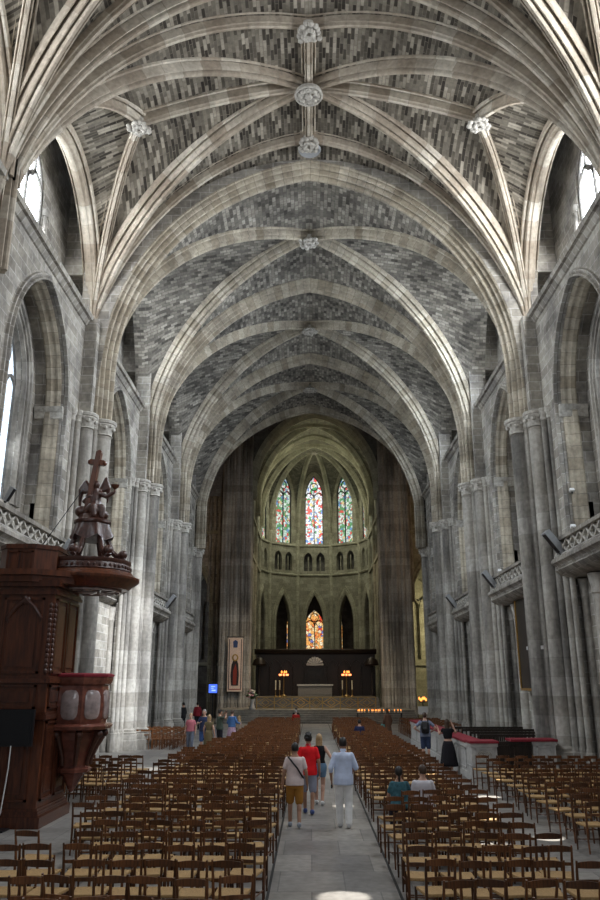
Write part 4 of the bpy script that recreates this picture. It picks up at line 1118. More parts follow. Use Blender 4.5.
mb = MB(); mb.box(-1.25, 70.6, 2.66, 1.95, 71.9, 2.80); put(mb, al, 'slab', M['marble'])
for k in range(4):
    mb = MB(); x = -1.05+.72*k
    for q in ((x,1.9,x+.62,1.95),(x,2.5,x+.62,2.55),(x,1.9,x+.05,2.55),(x+.57,1.9,x+.62,2.55)): mb.box(q[0], 70.67, q[1], q[2], 70.72, q[3])
    put(mb, al, 'panel_frame', M['altar_stone'])
sc = thing('choir_screen', 'wide dark carved oak screen across the choir with moulded top', 'screen', (.45, 75.5, 0))
mb = MB(); mb.box(-5.2, 75.2, .9, 6.05, 75.9, 5.8); put(mb, sc, 'panelling', M['dark_wood'])
mb = MB(); mb.sweep2(lambda u, v, d: (u, 75.2+d, v), [(-5.35, 5.8), (6.2, 5.8)], [(.3,0),(.2,-.2),(.05,-.28),(-.1,-.36),(-.2,-.3),(-.25,.8),(.3,.8),(.3,0)]); put(mb, sc, 'cornice', M['dark_wood'])
for k in range(10):
    x = -5.0+1.09*k; mb = MB()
    pth = [(x+.08,1.6),(x+.08,4.2)]+[(x+.545+dx, 4.2+dz) for dx, dz in pointed(.46, .7, 6)]+[(x+1.0,1.6)]
    mb.sweep2(lambda u, v, d: (u, 75.2+d, v), pth, [(0,0),(0,-.12),(-.1,-.12),(-.12,0)]); put(mb, sc, 'arched_panel', M['dark_wood'])
for x, w in ((-4.85, 'pulpit'), (5.7, 'stone pew')):
    bd = thing('domed_canopy', 'small dark domed canopy on a column at the %s end of the choir screen' % w, 'canopy', (x, 74.4, 1.75))
    mb = MB(); mb.lathe([(.16,0),(.16,.3),(.09,.4),(.09,2.7)], 12); mb.build('column', M['dark_wood'], bd, smooth=True)
    mb = MB(); mb.lathe([(.2,2.7),(.62,2.72),(.66,2.85),(.6,2.95),(.5,3.2),(.28,3.4),(.06,3.5),(.05,3.7)], 20); mb.build('dome', M['dark_wood'], bd, smooth=True)
ct = thing('bishop_throne', 'throne niche topped by a pale fan-shaped shell in the middle of the screen', 'throne', (.38, 75.0, 1.75))
mb = MB(); mb.box(-.3,74.9,1.75,1.05,75.18,4.35); put(mb, ct, 'back', M['dark_wood'])
mb = MB(); mb.box(-.28,74.84,3.55,1.03,74.92,4.25); mb.box(-.1,74.82,2.2,.85,74.9,3.3); put(mb, ct, 'relief_panel', M['canvas'])
mb = MB()
for k in range(9):
    a0, a1 = PI*k/9, PI*(k+1)/9; am_ = (a0+a1)/2
    c0 = (.38, 74.8, 4.45)
    n_ = mb.add([c0, (c0[0]+.78*math.cos(a0), 74.92, c0[2]+.78*math.sin(a0)), (c0[0]+.84*math.cos(am_), 74.68, c0[2]+.84*math.sin(am_)), (c0[0]+.78*math.cos(a1), 74.92, c0[2]+.78*math.sin(a1)), (c0[0], 75.1, c0[2])])
    mb.face((n_, n_+1, n_+2)); mb.face((n_, n_+2, n_+3)); mb.face((n_+4, n_+2, n_+1)); mb.face((n_+4, n_+3, n_+2)); 
put(mb, ct, 'shell', M['white'])
mb = MB(); mb.bar((.38,75.0,5.9),(.38,75.0,6.75),.1); mb.bar((.13,75.0,6.45),(.63,75.0,6.45),.1); o_ = put(mb, ct, 'cross', M['gold'])
for x, w in ((-2.42, 'pulpit side'), (3.15, 'stone pew side')):
    cs = thing('lamp_stand', 'tall stand with glowing red lamp cups beside the altar, %s' % w, 'candelabrum', (x, 70.9, 1.75))
    mb = MB(); mb.lathe([(.3,0),(.28,.08),(.08,.2),(.05,.5),(.05,1.7),(.1,1.75)], 14); mb.build('pole', M['brass'], cs, smooth=True)
    mb = MB(); mb.tube([(.36*math.cos(t*PI/8), .36*math.sin(t*PI/8), 1.75) for t in range(17)], .03, 6); mb.tube([(.22*math.cos(t*PI/8), .22*math.sin(t*PI/8), 1.98) for t in range(17)], .03, 6); mb.bar((-.36,0,1.75),(.36,0,1.75),.03); mb.bar((0,-.36,1.75),(0,.36,1.75),.03); mb.bar((0,0,1.75),(0,0,2.1),.04); mb.build('corona', M['brass'], cs, smooth=True)
    for k in range(8):
        a = k*PI/4; mb = MB(); mb.lathe([(.04,1.76),(.07,1.8),(.075,1.92),(.03,1.92)], 8, (.36*math.cos(a), .36*math.sin(a), 0)); mb.build('lamp_cup', M['shade_glow'], cs, smooth=True)
    for k in range(5):
        a = k*PI*2/5; mb = MB(); mb.lathe([(.03,1.99),(.06,2.02),(.06,2.14),(.02,2.2)], 8, (.22*math.cos(a), .22*math.sin(a), 0)); mb.build('lamp_cup', M['flame'], cs, smooth=True)
for x, w in ((-3.1, 'outer one on the pulpit side'), (-2.75, 'second one on the pulpit side'), (2.75, 'inner one on the stone pew side'), (3.6, 'outer one on the stone pew side')):
    cn = thing('altar_candle', 'tall white altar candle on a brass stick, %s' % w, 'candle', (x, 70.2, 1.75))
    mb = MB(); mb.lathe([(.16,0),(.14,.05),(.04,.12),(.035,.55),(.09,.6)], 10); mb.build('candlestick', M['brass'], cn, smooth=True)
    mb = MB(); mb.lathe([(.055,.6),(.055,1.35),(.02,1.37)], 10); mb.build('wax', M['candle'], cn, smooth=True)
# votive candles
vt = thing('votive_stand', 'long dark iron stand holding lit votive candles, stone pew side', 'candle stand', (4.9, 59.3, 0))
mb = MB(); mb.box(3.3,59.0,.78,6.7,59.6,.82); put(mb, vt, 'tray', M['black'])
for x in (3.4, 6.6):
    for y in (59.05, 59.52):
        mb = MB(); mb.box(x-.03,y-.03,0,x+.03,y+.03,.78); put(mb, vt, 'leg', M['black'])
def votive(loc, label, group):
    t = thing('votive_candle', label, 'candle', loc, 0, group)
    mb = MB(); mb.lathe([(.05,0),(.05,.1),(.02,.11)], 8); mb.build('wax', M['candle'], t, smooth=True)
    mb = MB(); mb.lathe([(.005,.11),(.035,.15),(.025,.20),(.004,.25)], 8); mb.build('flame', M['flame'], t, smooth=True)
    return t
v0 = None
for k in range(26):
    loc = (3.42+.128*k+rc.uniform(-.03,.03), 59.15+.3*(k % 2), .82)
    if rc.random() < .2: continue
    if v0 is None: v0 = votive(loc, 'lit votive candle in the row on the long iron stand', 'lit votive candles on the long stand')
    else: c = copy_tree(v0); c.location = loc
vs = thing('candle_tree', 'candle stand with a small cluster of flames beside the crossing pier', 'candle stand', (8.25, 59.6, 0))
mb = MB(); mb.lathe([(.3,0),(.28,.06),(.04,.14),(.04,1.5),(.3,1.55),(.3,1.6)], 12); mb.build('pole', M['black'], vs, smooth=True)
mb = MB(); mb.box(-.35,-.2,.7,.35,.2,1.25); mb.build('white_box', M['white'], vs)
for k in range(7):
    a = k*2*PI/6; r = .25 if k < 6 else 0
    mb = MB(); z0 = 1.62+.1*(k % 2)+(.1 if k == 6 else 0); mb.lathe([(.03,z0),(.06,z0+.06),(.05,z0+.14),(.005,z0+.22)], 8, (r*math.cos(a), r*math.sin(a), 0)); mb.build('flame', M['flame'], vs, smooth=True)
# banner
M['banner_cloth'] = plain('banner_cloth', (.85,.66,.55), .9, .15)
M['banner_dark'] = plain('banner_dark_robe', (.04,.03,.035), .9, .2)
M['banner_blue'] = plain('banner_blue', (.06,.09,.22), .9, .2)
M['banner_red'] = plain('banner_red', (.30,.05,.035), .9, .2)
bn = thing('hanging_banner', 'tall narrow banner with a robed figure hanging on the crossing pier', 'banner', (-6.55, 68.45, 2.2))
def fl(pts, y, name, mat, t=.02):
    mb = MB(); mb.rings([[(x, yy, z) for x, z in pts] for yy in (y, y+t)]); put(mb, bn, name, mat)
fl([(-7.2,2.2),(-5.9,2.2),(-5.9,6.7),(-7.2,6.7)], 68.50, 'cloth', M['banner_cloth'])
fl([(-7.06,2.35),(-6.04,2.35),(-6.04,2.42),(-7.06,2.42)], 68.48, 'border', M['banner_red']); fl([(-7.1,2.35),(-7.04,2.35),(-7.04,6.55),(-7.1,6.55)], 68.48, 'border', M['banner_dark']); fl([(-6.06,2.35),(-6.0,2.35),(-6.0,6.55),(-6.06,6.55)], 68.48, 'border', M['banner_dark'])
fl([(-6.85,2.7),(-6.25,2.7),(-6.2,3.6),(-6.28,4.5),(-6.42,4.85),(-6.68,4.85),(-6.85,4.4),(-6.92,3.5)], 68.47, 'robe', M['banner_dark'])
fl([(-6.7,2.75),(-6.42,2.75),(-6.38,3.9),(-6.5,4.5),(-6.7,3.9)], 68.45, 'robe_panel', M['banner_red'])
fl([(-6.55+.28*math.cos(a*PI/8), 5.0+.3*math.sin(a*PI/8)) for a in range(16)], 68.46, 'halo', M['gold'])
fl([(-6.55+.15*math.cos(a*PI/8), 5.0+.19*math.sin(a*PI/8)) for a in range(16)], 68.44, 'face', M['banner_cloth'])
fl([(-6.72,5.85),(-6.38,5.85),(-6.34,6.35),(-6.55,6.5),(-6.76,6.35)], 68.47, 'emblem', M['banner_blue'])
mb = MB(); mb.tube([(-7.3,68.50,6.74),(-5.8,68.50,6.74)], .04, 8); put(mb, bn, 'rod', M['dark_wood'])
# information screen
M['screen_blue'] = emit('lit_blue_screen', (.07,.16,.80), 1.3)
M['screen_pale'] = emit('lit_pale_text', (.35,.55,1.0), 1.2)
si = thing('information_screen', 'small blue lit screen on a stand in the dark crossing', 'screen', (-7.35, 60, 0))
mb = MB(); mb.box(-7.72,60,2.14,-6.98,60.08,2.86); s0 = put(mb, si, 'case', M['black'])
mb = MB(); mb.box(-7.67,59.985,2.19,-7.03,60.0,2.81); s1_ = put(mb, si, 'display', M['screen_blue'], s0)
mb = MB()
for q in ((-7.5,2.62,-7.2,2.68),(-7.5,2.5,-7.3,2.55),(-7.45,2.32,-7.15,2.42)): mb.box(q[0],59.975,q[1],q[2],59.986,q[3])
put(mb, si, 'pale_lines', M['screen_pale'], s0)
mb = MB(); mb.box(-7.39,60.03,0,-7.31,60.1,2.2); mb.box(-7.7,59.8,0,-7.0,60.3,.04); put(mb, si, 'stand', M['black'])
# flowers by the screen and rail
fw = thing('flower_arrangement', 'arrangement of pink and white flowers beside the altar steps', 'flowers', (-4.6, 63.0, .9))
mb = MB(); mb.lathe([(.2,0),(.25,.1),(.12,.5),(.2,.8),(.16,.8)], 12); mb.build('vase', M['marble'], fw, smooth=True)
M['leaf'] = plain('flower_leaf', (.05,.10,.03), .7, .4); M['petal'] = plain('pink_petal', (.55,.28,.30), .8, .3); M['petal_w'] = plain('white_petal', (.65,.6,.5), .8, .2)
lf = MB(); p_ = MB(); pw_ = MB()
for k in range(60):
    a = rc.uniform(0, 2*PI); e = rc.uniform(.2, 1.4); r = rc.uniform(.3, .55); q = (r*math.cos(a)*math.cos(e), r*math.sin(a)*math.cos(e), .85+r*math.sin(e)*1.2)
    (lf if k % 3 == 0 else p_ if k % 3 == 1 else pw_).ball(q, (.09,.09,.07), 6, 4)
    lf.tube([(0,0,.75), q], .012, 4)
lf.build('foliage', M['leaf'], fw); p_.build('pink_blossom', M['petal'], fw); pw_.build('white_blossom', M['petal_w'], fw)
# ------------------------------------------------------------------ people
def cloth(name, c, var=.12): return plain(name, c, .85, var, 9, bump=.35, spec=.2)
SK = {'fair': plain('skin_fair', (.50,.30,.22), .55, .06, 5), 'tan': plain('skin_tan', (.36,.20,.13), .55, .06, 5)}
HR = {'black': plain('hair_black', (.012,.010,.009), .5, .3, 40), 'brown': plain('hair_brown', (.05,.028,.016), .5, .3, 40), 'blond': plain('hair_blond', (.36,.24,.12), .5, .3, 40), 'grey': plain('hair_grey', (.30,.28,.26), .5, .3, 40)}
EYE = plain('eye_dark', (.02,.015,.012), .3, .1); LIP = plain('lip', (.30,.11,.09), .5, .1)
def V(*a): return Vector(a)
def person(label, loc, rz, H, pose=None, wear=None, vox=.014, skin='fair', hair=('black', 'short'), woman=False, seated=False, turn=0.0, tilt=0.0):
    pose = pose or {}; wear = wear or {}
    k = H/1.75; dz = -.40 if seated else 0
    root = thing('person', label, 'person', loc, rz)
    J = {'lh': V(-.09,0,.93), 'rh': V(.09,0,.93), 'ls': V(-.170,-.01,1.392), 'rs': V(.170,-.01,1.392)}
    if woman: J['ls'].x = -.150; J['rs'].x = .150
    if seated:
        J.update(lk=V(-.11,.44,.90), rk=V(.11,.44,.90), la=V(-.11,.44,.48), ra=V(.11,.44,.48), le=V(-.24,.02,1.15), re=V(.24,.02,1.15), lw=V(-.14,.26,1.05), rw=V(.14,.26,1.05))
    else:
        J.update(lk=V(-.10,.02,.50), rk=V(.10,.02,.50), la=V(-.095,-.01,.085), ra=V(.095,-.01,.085), le=V(-.245,-.03,1.13), re=V(.245,-.03,1.13), lw=V(-.255,.05,.88), rw=V(.255,.05,.88))
    for a, b in pose.items(): J[a] = V(*b)
    up = V(0, 0, dz)
    for a in list(J): J[a] = J[a]+up if not (seated and a in ('lk','rk','la','ra')) else J[a]+up
    wx = .90 if woman else 1.0
    torso = [(.86,.15,.105,0),(.95,.168 if woman else .160,.118,0),(1.02,.150 if woman else .152,.108,.0),(1.10,.132*wx if woman else .148,.098,.005),(1.22,.158*wx,.112,.005),(1.33,.176*wx,.115,0),(1.395,.160*wx,.098,-.008),(1.445,.100,.072,-.012),(1.50,.056,.056,-.008)]
    def loft(mb, g, z0=0, z1=9, n=20):
        rs = []
        for z, rx, ry, yo in torso:
            if z0 <= z <= z1: rs.append([((rx+g)*math.cos(2*PI*j/n), yo+(ry+g)*math.sin(2*PI*j/n), z+dz) for j in range(n)])
        mb.rings(rs)
    zh = 1.612+dz; Rt = Matrix.Rotation(turn, 3, 'Z') @ Matrix.Rotation(tilt, 3, 'X')
    hc = V(0, .012, zh)
    def hp(p): return tuple(hc+Rt @ V(*p))
    b = MB(); loft(b, 0)
    b.limb([(0,-.012,1.43+dz), hp((0,-.02,-.08))], [.062,.054], 12)
    b.ball(hp((0,0,.012)), (.075,.095,.112), 16, 12, Rt); b.ball(hp((0,.028,-.058)), (.056,.066,.066), 14, 10, Rt)
    b.ball(hp((0,.098,-.012)), (.013,.022,.026), 8, 6, Rt)
    for s in (-1, 1): b.ball(hp((s*.075,-.002,-.008)), (.014,.026,.034), 8, 6, Rt)
    for s in 'lr':
        b.limb([J[s+'h'], J[s+'k'], J[s+'a']], [.088,.056,.040], 12)
        kn, an = J[s+'k'], J[s+'a']
        b.ball(kn.lerp(an, .3)+V(0,-.018,0), (.054,.056,.11), 10, 8)
        b.ball(an+V(0,.06,-.045), (.042,.12,.036), 12, 8)
        b.limb([J[s+'s'], J[s+'e'], J[s+'w']], [.052,.041,.028], 12)
    hands = []
    for s in 'lr':
        e, w = J[s+'e'], J[s+'w']; d = (w-e).normalized(); sg = -1 if s == 'l' else 1
        fwd = V(0,1,0)-d*d.y
        if fwd.length < .2: fwd = V(0,0,1)-d*d.z
        fwd.normalize(); side = d.cross(fwd)
        Mh = Matrix((side, fwd, d)).transposed()
        b.ball(w+d*.045, (.018,.040,.052), 10, 8, Mh)
        hands.append((w, d, fwd, side, sg))
    body = remesh(b, vox, 3)
    for w, d, fwd, side, sg in hands:
        for q, ln in enumerate((.070,.080,.076,.060)):
            p = w+d*.085+fwd*(.028-.019*q); c = p+d*ln*.5+side*.006*sg*-1; e2_ = c+d*ln*.42-side*.022*sg
            body.tube([p-d*.02, c, e2_], [.0095,.0088,.007], 6)
        p = w+d*.03+fwd*.034; body.tube([p, p+fwd*.022+d*.03, p+fwd*.024+d*.062], [.012,.011,.008], 6)
    def fin(mb, name, mat, parent=root, smooth=True, ang=180):
        mb.v = [(p[0]*k, p[1]*k, p[2]*k) for p in mb.v]
        return mb.build(name, mat, parent, smooth, ang)
    bo = fin(body, 'body', SK[skin])
    for s in (-1, 1):
        e = MB(); e.ball(hp((s*.031,.082,.012)), (.013,.010,.009), 8, 6); fin(e, 'eye', EYE)
    e = MB(); e.ball(hp((0,.090,-.058)), (.026,.010,.008), 8, 6); fin(e, 'mouth', LIP)
    # hair
    hs = hair[1]; h = MB()
    n, mm_ = 20, 14; rs = []
    for i in range(mm_+1):
        a = -PI/2+PI*i/mm_; a = max(-1.55, min(1.55, a)); ring = []
        for j in range(n):
            t = 2*PI*j/n; x, y, z = .084*math.cos(a)*math.cos(t), -.012+.104*math.cos(a)*math.sin(t), .022+.118*math.sin(a)
            if y > .02 and z < .072: y = .02+(y-.02)*.55; z = z if z > .0 else z
            if z < -.045 and y > -.09: z = -.045
            ring.append(hp((x, y, z)))
        rs.append(ring)
    h.rings(rs)
    if hs == 'curly':
        for q in range(40):
            a, t = random.uniform(-.1, 1.5), random.uniform(0, 2*PI)
            y = -.012+.10*math.cos(a)*math.sin(t)
            if y < .05: h.ball(hp((.082*math.cos(a)*math.cos(t), y, .03+.115*math.sin(a))), .026, 7, 5)
    if hs in ('long', 'pony', 'bob'):
        L_ = {'long': .30, 'pony': .34, 'bob': .14}[hs]; wd = .075 if hs != 'pony' else .032
        for q in range(6):
            f = q/5; h.ball(hp((0, -.062-.02*f, -.03-L_*f)), (wd*(1-.25*f), .042, .06), 10, 7)
        if hs != 'pony':
            for s in (-1, 1):
                for q in range(4): h.ball(hp((s*.066, -.035, -.01-L_*.7*q/3)), (.026,.045,.05), 8, 6)
    if hs == 'bun': h.ball(hp((0,-.10,.06)), .05, 10, 8)
    h = remesh(h, .012, 2); fin(h, 'hair', HR[hair[0]])
    # clothing
    for nm, kind, mat, o in wear:
        g = MB()
        if kind == 'top':
            z0 = o.get('low', .90); sl = o.get('sleeve', .55)
            loft(g, .020, z0, 1.47)
            if o.get('loose'):
                g.rings([[(rx_*math.cos(2*PI*j/24), ry_*math.sin(2*PI*j/24), z+dz) for j in range(24)] for z, rx_, ry_ in ((z0, .208, .165), (.95, .206, .163), (1.05, .19, .14), (1.25, .185, .13), (1.35,.17,.11))])
            g.limb([(0,-.012,1.43+dz),(0,-.01,1.475+dz)], [.075,.072], 12) if o.get('collar') else None
            for s in 'lr':
                a, e, w = J[s+'s'], J[s+'e'], J[s+'w']
                if sl <= 0: continue
                if sl <= 1: g.limb([a, a.lerp(e, sl)], [.060,.060], 12)
                else: g.limb([a, e, e.lerp(w, sl-1)], [.060,.055,.044], 12)
        elif kind == 'legs':
            f = o.get('to', 2.0)
            if seated: g.ball((0,0,.93+dz), (.19,.15,.11), 16, 10)
            else: g.rings([[(rx*math.cos(2*PI*j/20), ry*math.sin(2*PI*j/20), z) for j in range(20)] for z, rx, ry in ((.80,.165,.115),(.93,.182,.135),(1.02,.170,.125))])
            for s in 'lr':
                h0, kn, an = J[s+'h'], J[s+'k'], J[s+'a']
                if f <= 1: g.limb([h0, h0.lerp(kn, f)], [.110,.090 if not o.get('tight') else .078], 14)
                else: g.limb([h0, kn, kn.lerp(an, min(f-1, .97))], [.108,.086,.070], 14)
        elif kind == 'skirt':
            z1 = o.get('low', .2); top = o.get('top', 1.03); rs = []; n_ = 32; fl_ = o.get('flare', .12)
            for q in range(8):
                f = q/7; z = top+(z1-top)*f; rx = .150+.03*min(1, f*5)+fl_*f; ry = .112+.03*min(1, f*5)+fl_*f
                rs.append([((rx+.018*f*math.cos(9*2*PI*j/n_))*math.cos(2*PI*j/n_), (ry+.018*f*math.cos(9*2*PI*j/n_))*math.sin(2*PI*j/n_), z+dz) for j in range(n_)])
            g.rings(rs)
        elif kind == 'shoe':
            for s in 'lr':
                g = MB(); an = J[s+'a']; q = an+V(0,.055,0)
                z = an.z-.085
                g.ball(q+V(0,.02,-.045), (.052,.145,.048), 14, 10); g.ball(an+V(0,-.01,-.02), (.05,.06,.055), 12, 8)
                g = remesh(g, .013, 2); g.v = [(p[0], p[1], max(p[2], z)) for p in g.v]
                fin(g, 'shoe', mat)
            continue
        elif kind == 'strap':
            pts = [(-.15,-.06,1.445),(-.08,-.135,1.37),(.05,-.15,1.22),(.155,-.125,1.06),(.19,-.02,1.0),(.15,.125,1.07),(.0,.148,1.24),(-.10,.11,1.39),(-.15,-.06,1.445)]
            g.tube([(p[0], p[1], p[2]+dz) for p in pts], .020, 6, True)
            fin(g, nm, mat); continue
        elif kind == 'backpack':
            rs = []
            for z, w_, d_ in ((1.00,.10,.05),(1.02,.14,.09),(1.2,.15,.10),(1.36,.14,.085),(1.42,.10,.05)):
                rs.append([(w_*math.copysign(abs(math.cos(t*PI/10))**.5, math.cos(t*PI/10)), -.20+d_*math.copysign(abs(math.sin(t*PI/10))**.5, math.sin(t*PI/10)), z) for t in range(20)])
            g.rings(rs); g.ball((0,-.29,1.14), (.1,.03,.09), 10, 7)
            for s in (-1, 1): g.tube([(s*.10,-.13,1.42),(s*.12,-.02,1.475),(s*.13,.12,1.36),(s*.14,.13,1.2),(s*.13,-.12,1.06)], .018, 6)
            fin(g, nm, mat); continue
        elif kind == 'held':
            w = J[o['hand']+'w']; e = J[o['hand']+'e']; d = (w-e).normalized()
            c = w+d*.10; g.obox((c.x, c.y+.0, c.z), o.get('size', (.03,.08,.14)), Euler((0,0,0)))
            fin(g, nm, mat, root, False); continue
        g = remesh(g, max(.013, vox), 3) if kind != 'skirt' else g
        fin(g, nm, mat)
    return root
cw = cloth
SH = {'white': plain('white_shoe', (.60,.60,.60), .6, .05), 'dark': plain('dark_shoe', (.03,.03,.035), .6, .1), 'blue': plain('blue_shoe', (.05,.08,.22), .6, .2), 'grey': plain('grey_shoe', (.30,.33,.38), .6, .3)}
person('man in pale pink tee and mustard shorts with black cross-body strap walking up the aisle', (-.35, 17.6, 0), R(3), 1.68,
       dict(la=(-.10,.16,.085), lk=(-.10,.14,.51), ra=(.09,-.14,.11), rk=(.095,.02,.5), lw=(-.27,.02,.88), rw=(.275,.08,.87)),
       [('tee_shirt','top',cw('pink_tee',(.64,.53,.51)),dict(sleeve=.62,low=.86,loose=True)), ('shorts','legs',cw('mustard_shorts',(.36,.17,.035)),dict(to=.92)), ('shoe','shoe',SH['grey'],{}), ('bag_strap','strap',M['black'],{})], .012, 'tan', ('black','short'))
person('man in bright red polo and grey shorts walking ahead of the pink tee', (-.07, 19.3, 0), R(-4), 1.77,
       dict(la=(-.09,.18,.09), lk=(-.10,.16,.51), ra=(.09,-.10,.10), rk=(.10,.03,.5)),
       [('polo_shirt','top',cw('red_polo',(.70,.014,.02)),dict(sleeve=.65,low=.84,loose=True,collar=True)), ('collar','top',cw('pale_collar',(.5,.55,.62)),dict(sleeve=0,low=1.44,collar=True)), ('shorts','legs',cw('grey_shorts',(.30,.32,.40)),dict(to=.95)), ('shoe','shoe',SH['blue'],{})], .012, 'tan', ('black','curly'))
person('blond woman in black top and denim shorts reaching back with one arm', (.20, 20.7, 0), R(-6), 1.68,
       dict(re=(.30,-.12,1.20), rw=(.44,-.22,1.00), la=(-.09,.15,.09), lk=(-.10,.13,.5), ra=(.08,-.10,.10), rk=(.09,.04,.5)),
       [('vest_top','top',cw('black_vest',(.012,.012,.014)),dict(sleeve=0,low=.98)), ('shorts','legs',cw('denim_shorts',(.14,.25,.38)),dict(to=.45)), ('shoe','shoe',SH['white'],{})], .012, 'fair', ('blond','long'), woman=True)
person('man in pale blue shirt and white trousers walking on the near side of the aisle', (.68, 17.6, 0), R(-3), 1.79,
       dict(la=(-.08,.10,.085), lk=(-.09,.10,.5), ra=(.10,-.08,.10), rk=(.10,.03,.5), le=(-.26,-.06,1.14), lw=(-.25,.05,.90), re=(.27,.0,1.15), rw=(.20,.22,1.05)),
       [('shirt','top',cw('pale_blue_shirt',(.56,.64,.82)),dict(sleeve=1.25,low=.82,loose=True,collar=True)), ('trousers','legs',cw('white_trousers',(.80,.79,.77)),dict(to=1.97)), ('shoe','shoe',SH['white'],{}), ('phone','held',M['black'],dict(hand='l'))], .012, 'tan', ('black','short'))
person('woman in pink top and grey jeans walking this way along the pulpit-side walkway', (-5.35, 36, 0), R(175), 1.62,
       dict(la=(-.09,.12,.09), lk=(-.10,.10,.5)),
       [('blouse','top',cw('pink_blouse',(.48,.15,.18)),dict(sleeve=.55,low=.92,loose=True)), ('jeans','legs',cw('grey_jeans',(.15,.17,.22)),dict(to=1.95)), ('shoe','shoe',SH['white'],{})], .016, 'fair', ('blond','short'), woman=True)
person('tall man in navy tee and blue shorts standing behind the olive dress', (-4.62, 35.0, 0), R(165), 1.82, dict(re=(.26,.08,1.18), rw=(.10,.24,1.22)),
       [('tee_shirt','top',cw('navy_tee',(.03,.04,.09)),dict(sleeve=.6,low=.88,loose=True)), ('shorts','legs',cw('blue_shorts',(.05,.10,.26)),dict(to=.9)), ('shoe','shoe',SH['dark'],{})], .016, 'fair', ('grey','short'))
person('blond woman in long olive dress standing in the pulpit-side walkway', (-4.2, 33.4, 0), R(-20), 1.66, None,
       [('dress','top',cw('olive_dress',(.15,.12,.065)),dict(sleeve=.2,low=.95)), ('dress_skirt','skirt',cw('olive_skirt',(.15,.12,.065)),dict(low=.14,top=1.1,flare=.06)), ('shoe','shoe',SH['white'],{})], .016, 'fair', ('blond','bob'), woman=True)
person('man in dark green tee raising a camera to his face', (-4.15, 36.8, 0), R(-60), 1.76, dict(le=(-.27,.16,1.36), lw=(-.10,.26,1.56), re=(.27,.16,1.36), rw=(.10,.26,1.56)),
       [('tee_shirt','top',cw('dark_green_tee',(.055,.07,.055)),dict(sleeve=.6,low=.88,loose=True)), ('shorts','legs',cw('black_shorts',(.015,.015,.02)),dict(to=1.05)), ('shoe','shoe',SH['dark'],{}), ('camera','held',M['black'],dict(hand='r',size=(.13,.06,.09)))], .016, 'tan', ('black','short'))
person('woman in blue denim jacket and patterned pink skirt', (-3.75, 38.4, 0), R(-25), 1.68, dict(le=(-.26,.02,1.15), lw=(-.30,.22,1.05), re=(.26,.04,1.16), rw=(.3,.26,1.10)),
       [('jacket','top',cw('denim_jacket',(.06,.14,.32)),dict(sleeve=1.9,low=.95,loose=True)), ('skirt','skirt',cw('patterned_skirt',(.38,.26,.34), .45),dict(low=.25,flare=.10)), ('shoe','shoe',SH['white'],{})], .016, 'fair', ('brown','short'), woman=True)
person('blond woman in dark clothes seated at the end of a far chair row', (-3.75, 42.2, 0), R(60), 1.66, None,
       [('jumper','top',cw('beige_top',(.22,.17,.13)),dict(sleeve=1.6,low=.92,loose=True)), ('trousers','legs',cw('black_trousers',(.012,.012,.016)),dict(to=1.95)), ('shoe','shoe',SH['dark'],{})], .018, 'fair', ('blond','long'), woman=True, seated=True)
person('person in black standing in the shadow by a pulpit-side pier', (-8.0, 50.5, 0), R(60), 1.75, None,
       [('coat','top',cw('black_coat',(.012,.012,.013)),dict(sleeve=1.9,low=.80,loose=True)), ('trousers','legs',cw('black_trouser',(.012,.012,.015)),dict(to=1.95)), ('shoe','shoe',SH['dark'],{})], .02, 'tan', ('black','short'))
person('person in dark red jacket standing in shadow further along the pulpit side', (-7.4, 52.5, 0), R(20), 1.72, None,
       [('jacket','top',cw('dark_red_jacket',(.16,.012,.018)),dict(sleeve=1.9,low=.85,loose=True)), ('trousers','legs',cw('dark_trouser',(.015,.015,.02)),dict(to=1.95)), ('shoe','shoe',SH['dark'],{})], .02, 'tan', ('black','short'))
person('person in red top seated in the far rows beside the centre aisle', (-.95, 50.2, 0), R(0), 1.72, None,
       [('top','top',cw('red_top',(.34,.02,.015)),dict(sleeve=1.9,low=.90,loose=True)), ('trousers','legs',cw('dark_trouser2',(.02,.02,.03)),dict(to=1.95)), ('shoe','shoe',SH['dark'],{})], .02, 'fair', ('grey','short'), seated=True)
person('dark-haired person seated close to the aisle two rows beyond the red top', (-1.0, 53.8, 0), R(5), 1.72, None,
       [('top','top',cw('black_top',(.012,.012,.014)),dict(sleeve=1.9,low=.90,loose=True)), ('trousers','legs',cw('dark_trouser3',(.02,.02,.03)),dict(to=1.95)), ('shoe','shoe',SH['dark'],{})], .02, 'tan', ('black','short'), seated=True)
person('person in navy seated mid-row in the block opposite the pulpit', (2.2, 37.1, 0), R(0), 1.7, None,
       [('top','top',cw('navy_top',(.02,.025,.07)),dict(sleeve=1.9,low=.90,loose=True)), ('trousers','legs',cw('dark_trouser4',(.02,.02,.03)),dict(to=1.95)), ('shoe','shoe',SH['dark'],{})], .02, 'fair', ('black','short'), seated=True)
person('woman with long dark ponytail in teal patterned top, seated', (1.78, 16.85, 0), R(0), 1.66, None,
       [('blouse','top',cw('teal_pattern',(.05,.13,.16), .8),dict(sleeve=.6,low=.92,loose=True)), ('trousers','legs',cw('dark_trouser5',(.02,.02,.03)),dict(to=1.95)), ('shoe','shoe',SH['dark'],{})], .014, 'tan', ('black','pony'), woman=True, seated=True)
person('man in white tee seated beside the woman with the ponytail', (2.26, 16.85, 0), R(0), 1.70, None,
       [('tee_shirt','top',cw('white_tee',(.60,.58,.62)),dict(sleeve=.6,low=.90,loose=True)), ('trousers','legs',cw('dark_trouser6',(.02,.02,.03)),dict(to=1.95)), ('shoe','shoe',SH['dark'],{})], .014, 'fair', ('brown','short'), seated=True, turn=R(25))
